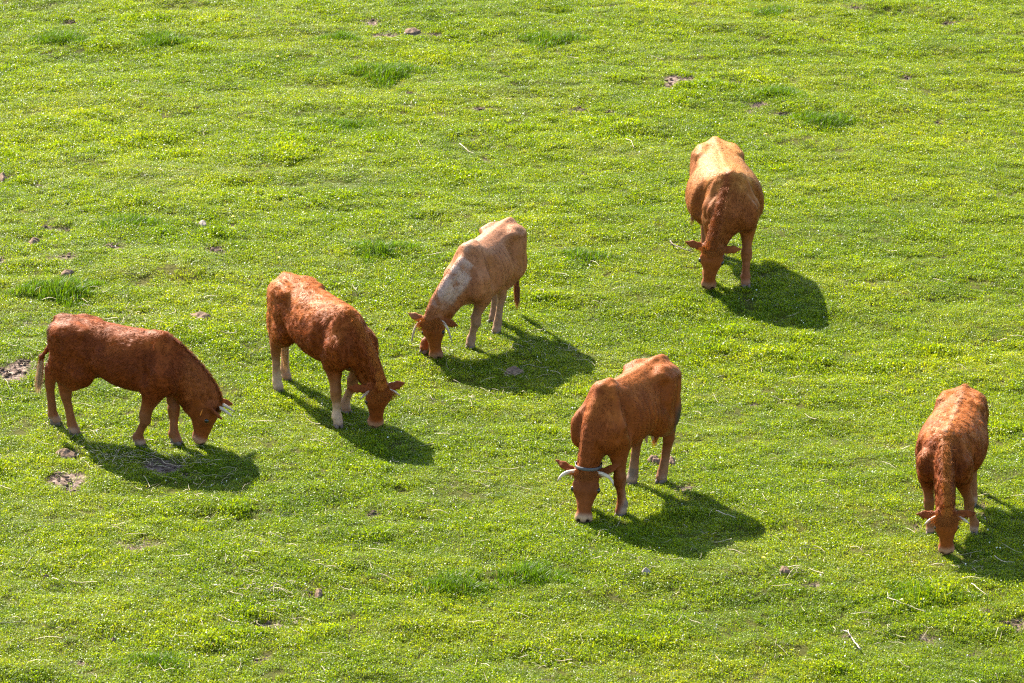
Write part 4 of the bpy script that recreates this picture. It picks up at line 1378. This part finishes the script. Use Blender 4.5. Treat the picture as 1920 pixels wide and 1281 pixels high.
twig([(1864, 1044), (1874, 1052), (1888, 1057), (1902, 1057)], .0045, M_TWIG, 'curved pale stalk in the shadow of the small cow at the right edge')
twig([(1343, 960), (1360, 968), (1380, 974)], .0055, M_TWIG, 'straight pale twig lying across the shadow of the collared cow')
twig([(1664, 1120), (1690, 1131), (1716, 1139), (1736, 1147)], .005, M_TWIG, 'long thin brown stalk in the lower right above the forked twig', [[(1666, 1122), (1664, 1113)]])
twig([(862, 271), (880, 286), (890, 290)], .0045, M_TWIG, 'short pale twig above the white-necked cow')
twig([(1822, 1093), (1835, 1105), (1852, 1117)], .0045, M_TWIG, 'pale straight stalk below the shadow of the small cow')

def dung(px, py, rx, ry, hgt, label, mat=M_DUNG, seed=0, cat='dung pat', name='dung_pat', grp='dried dung pats on the pasture'):
    p = at(px, py); e = at(px + rx, py); f_ = at(px, py - ry)
    a, b = e[0] - p[0], f_[1] - p[1]
    nr, ns = 10, 28
    V_ = [(0, 0, 0)]; F_ = []
    for i in range(1, nr + 1):
        for j in range(ns):
            t = i / nr; an = 2 * math.pi * j / ns
            V_.append((t * math.cos(an), t * math.sin(an), 0))
    V_ = np.array(V_, float)
    rad = np.linalg.norm(V_[:, :2], axis=1)
    ang = np.arctan2(V_[:, 1], V_[:, 0])
    out = 1 + .22 * np.sin(ang * 2 + seed) + .14 * np.sin(ang * 5 + seed * 2)
    Pxy = V_[:, :2] * np.array([a, b]) * out[:, None]
    Pn = np.stack([Pxy[:, 0], Pxy[:, 1], np.full(len(V_), seed * 3.3)], 1)
    zz = hgt * .7 * (1 - rad ** 3) * (.75 + .5 * vnoise(Pn * 14, 61) + .35 * vnoise(Pn * 35, 62)) + .03 * (1 - rad) - .035 * (rad > .95)
    V2_ = np.stack([Pxy[:, 0], Pxy[:, 1], zz], 1)
    for j in range(ns):
        F_.append((0, 1 + j, 1 + (j + 1) % ns))
    for i in range(nr - 1):
        for j in range(ns):
            j2 = (j + 1) % ns
            F_.append((1 + i * ns + j, 1 + (i + 1) * ns + j, 1 + (i + 1) * ns + j2, 1 + i * ns + j2))
    o = link(name, new_mesh(name, V2_, F_), mat, label=label, category=cat, group=grp)
    o.location = (p[0], p[1], g1(p[0], p[1]) + .01)
dung(963, 695, 17, 7, .05, 'brown dried dung pat in the shadow of the white-necked cow', seed=1)
dung(1226, 866, 11, 7, .06, 'grey-brown dried dung pat between the hind legs of the collared cow', seed=2)
dung(1259, 866, 8, 6, .05, 'small crumbly dung pat behind the hind hoof of the collared cow', seed=3)
dung(376, 608, 24, 8, .05, 'flat grey-brown dried dung pat above the back of the side-on cow', seed=4)
dung(64, 464, 12, 6, .04, 'dark dung pat in the left part of the field above the thick tussock', seed=5)
dung(126, 524, 12, 5, .05, 'dark dung pat beside the thick tussock at the left', seed=6)
dung(772, 62, 14, 6, .04, 'round brown dung pat among the soil scrapes near the top', seed=7)
dung(1471, 1081, 9, 7, .04, 'tan crumbly dung pat in the lower right', seed=8)
dung(124, 858, 18, 8, .05, 'brown crumbly dung pat below the hind legs of the side-on cow', seed=9)
dung(5, 337, 8, 7, .05, 'dark brown dung pat cut by the left edge of the picture', seed=10)
dung(598, 1121, 9, 7, .035, 'small brown dung pat in the lower middle left', seed=11)
dung(213, 1208, 6, 4, .012, 'tiny brown dung pat near the bottom left', seed=12)
dung(87, 1087, 7, 4, .012, 'tiny brown dung pat at the lower left beneath the straw', seed=13)
dung(1211, 1087, 8, 5, .03, 'pale flat stone below the shadow of the collared cow', M_STONE, 14, 'stone', 'stone', 'stones in the pasture')
dung(380, 430, 8, 5, .04, 'pale flat stone in open grass above the side-on cow', M_STONE, 15, 'stone', 'stone', 'stones in the pasture')
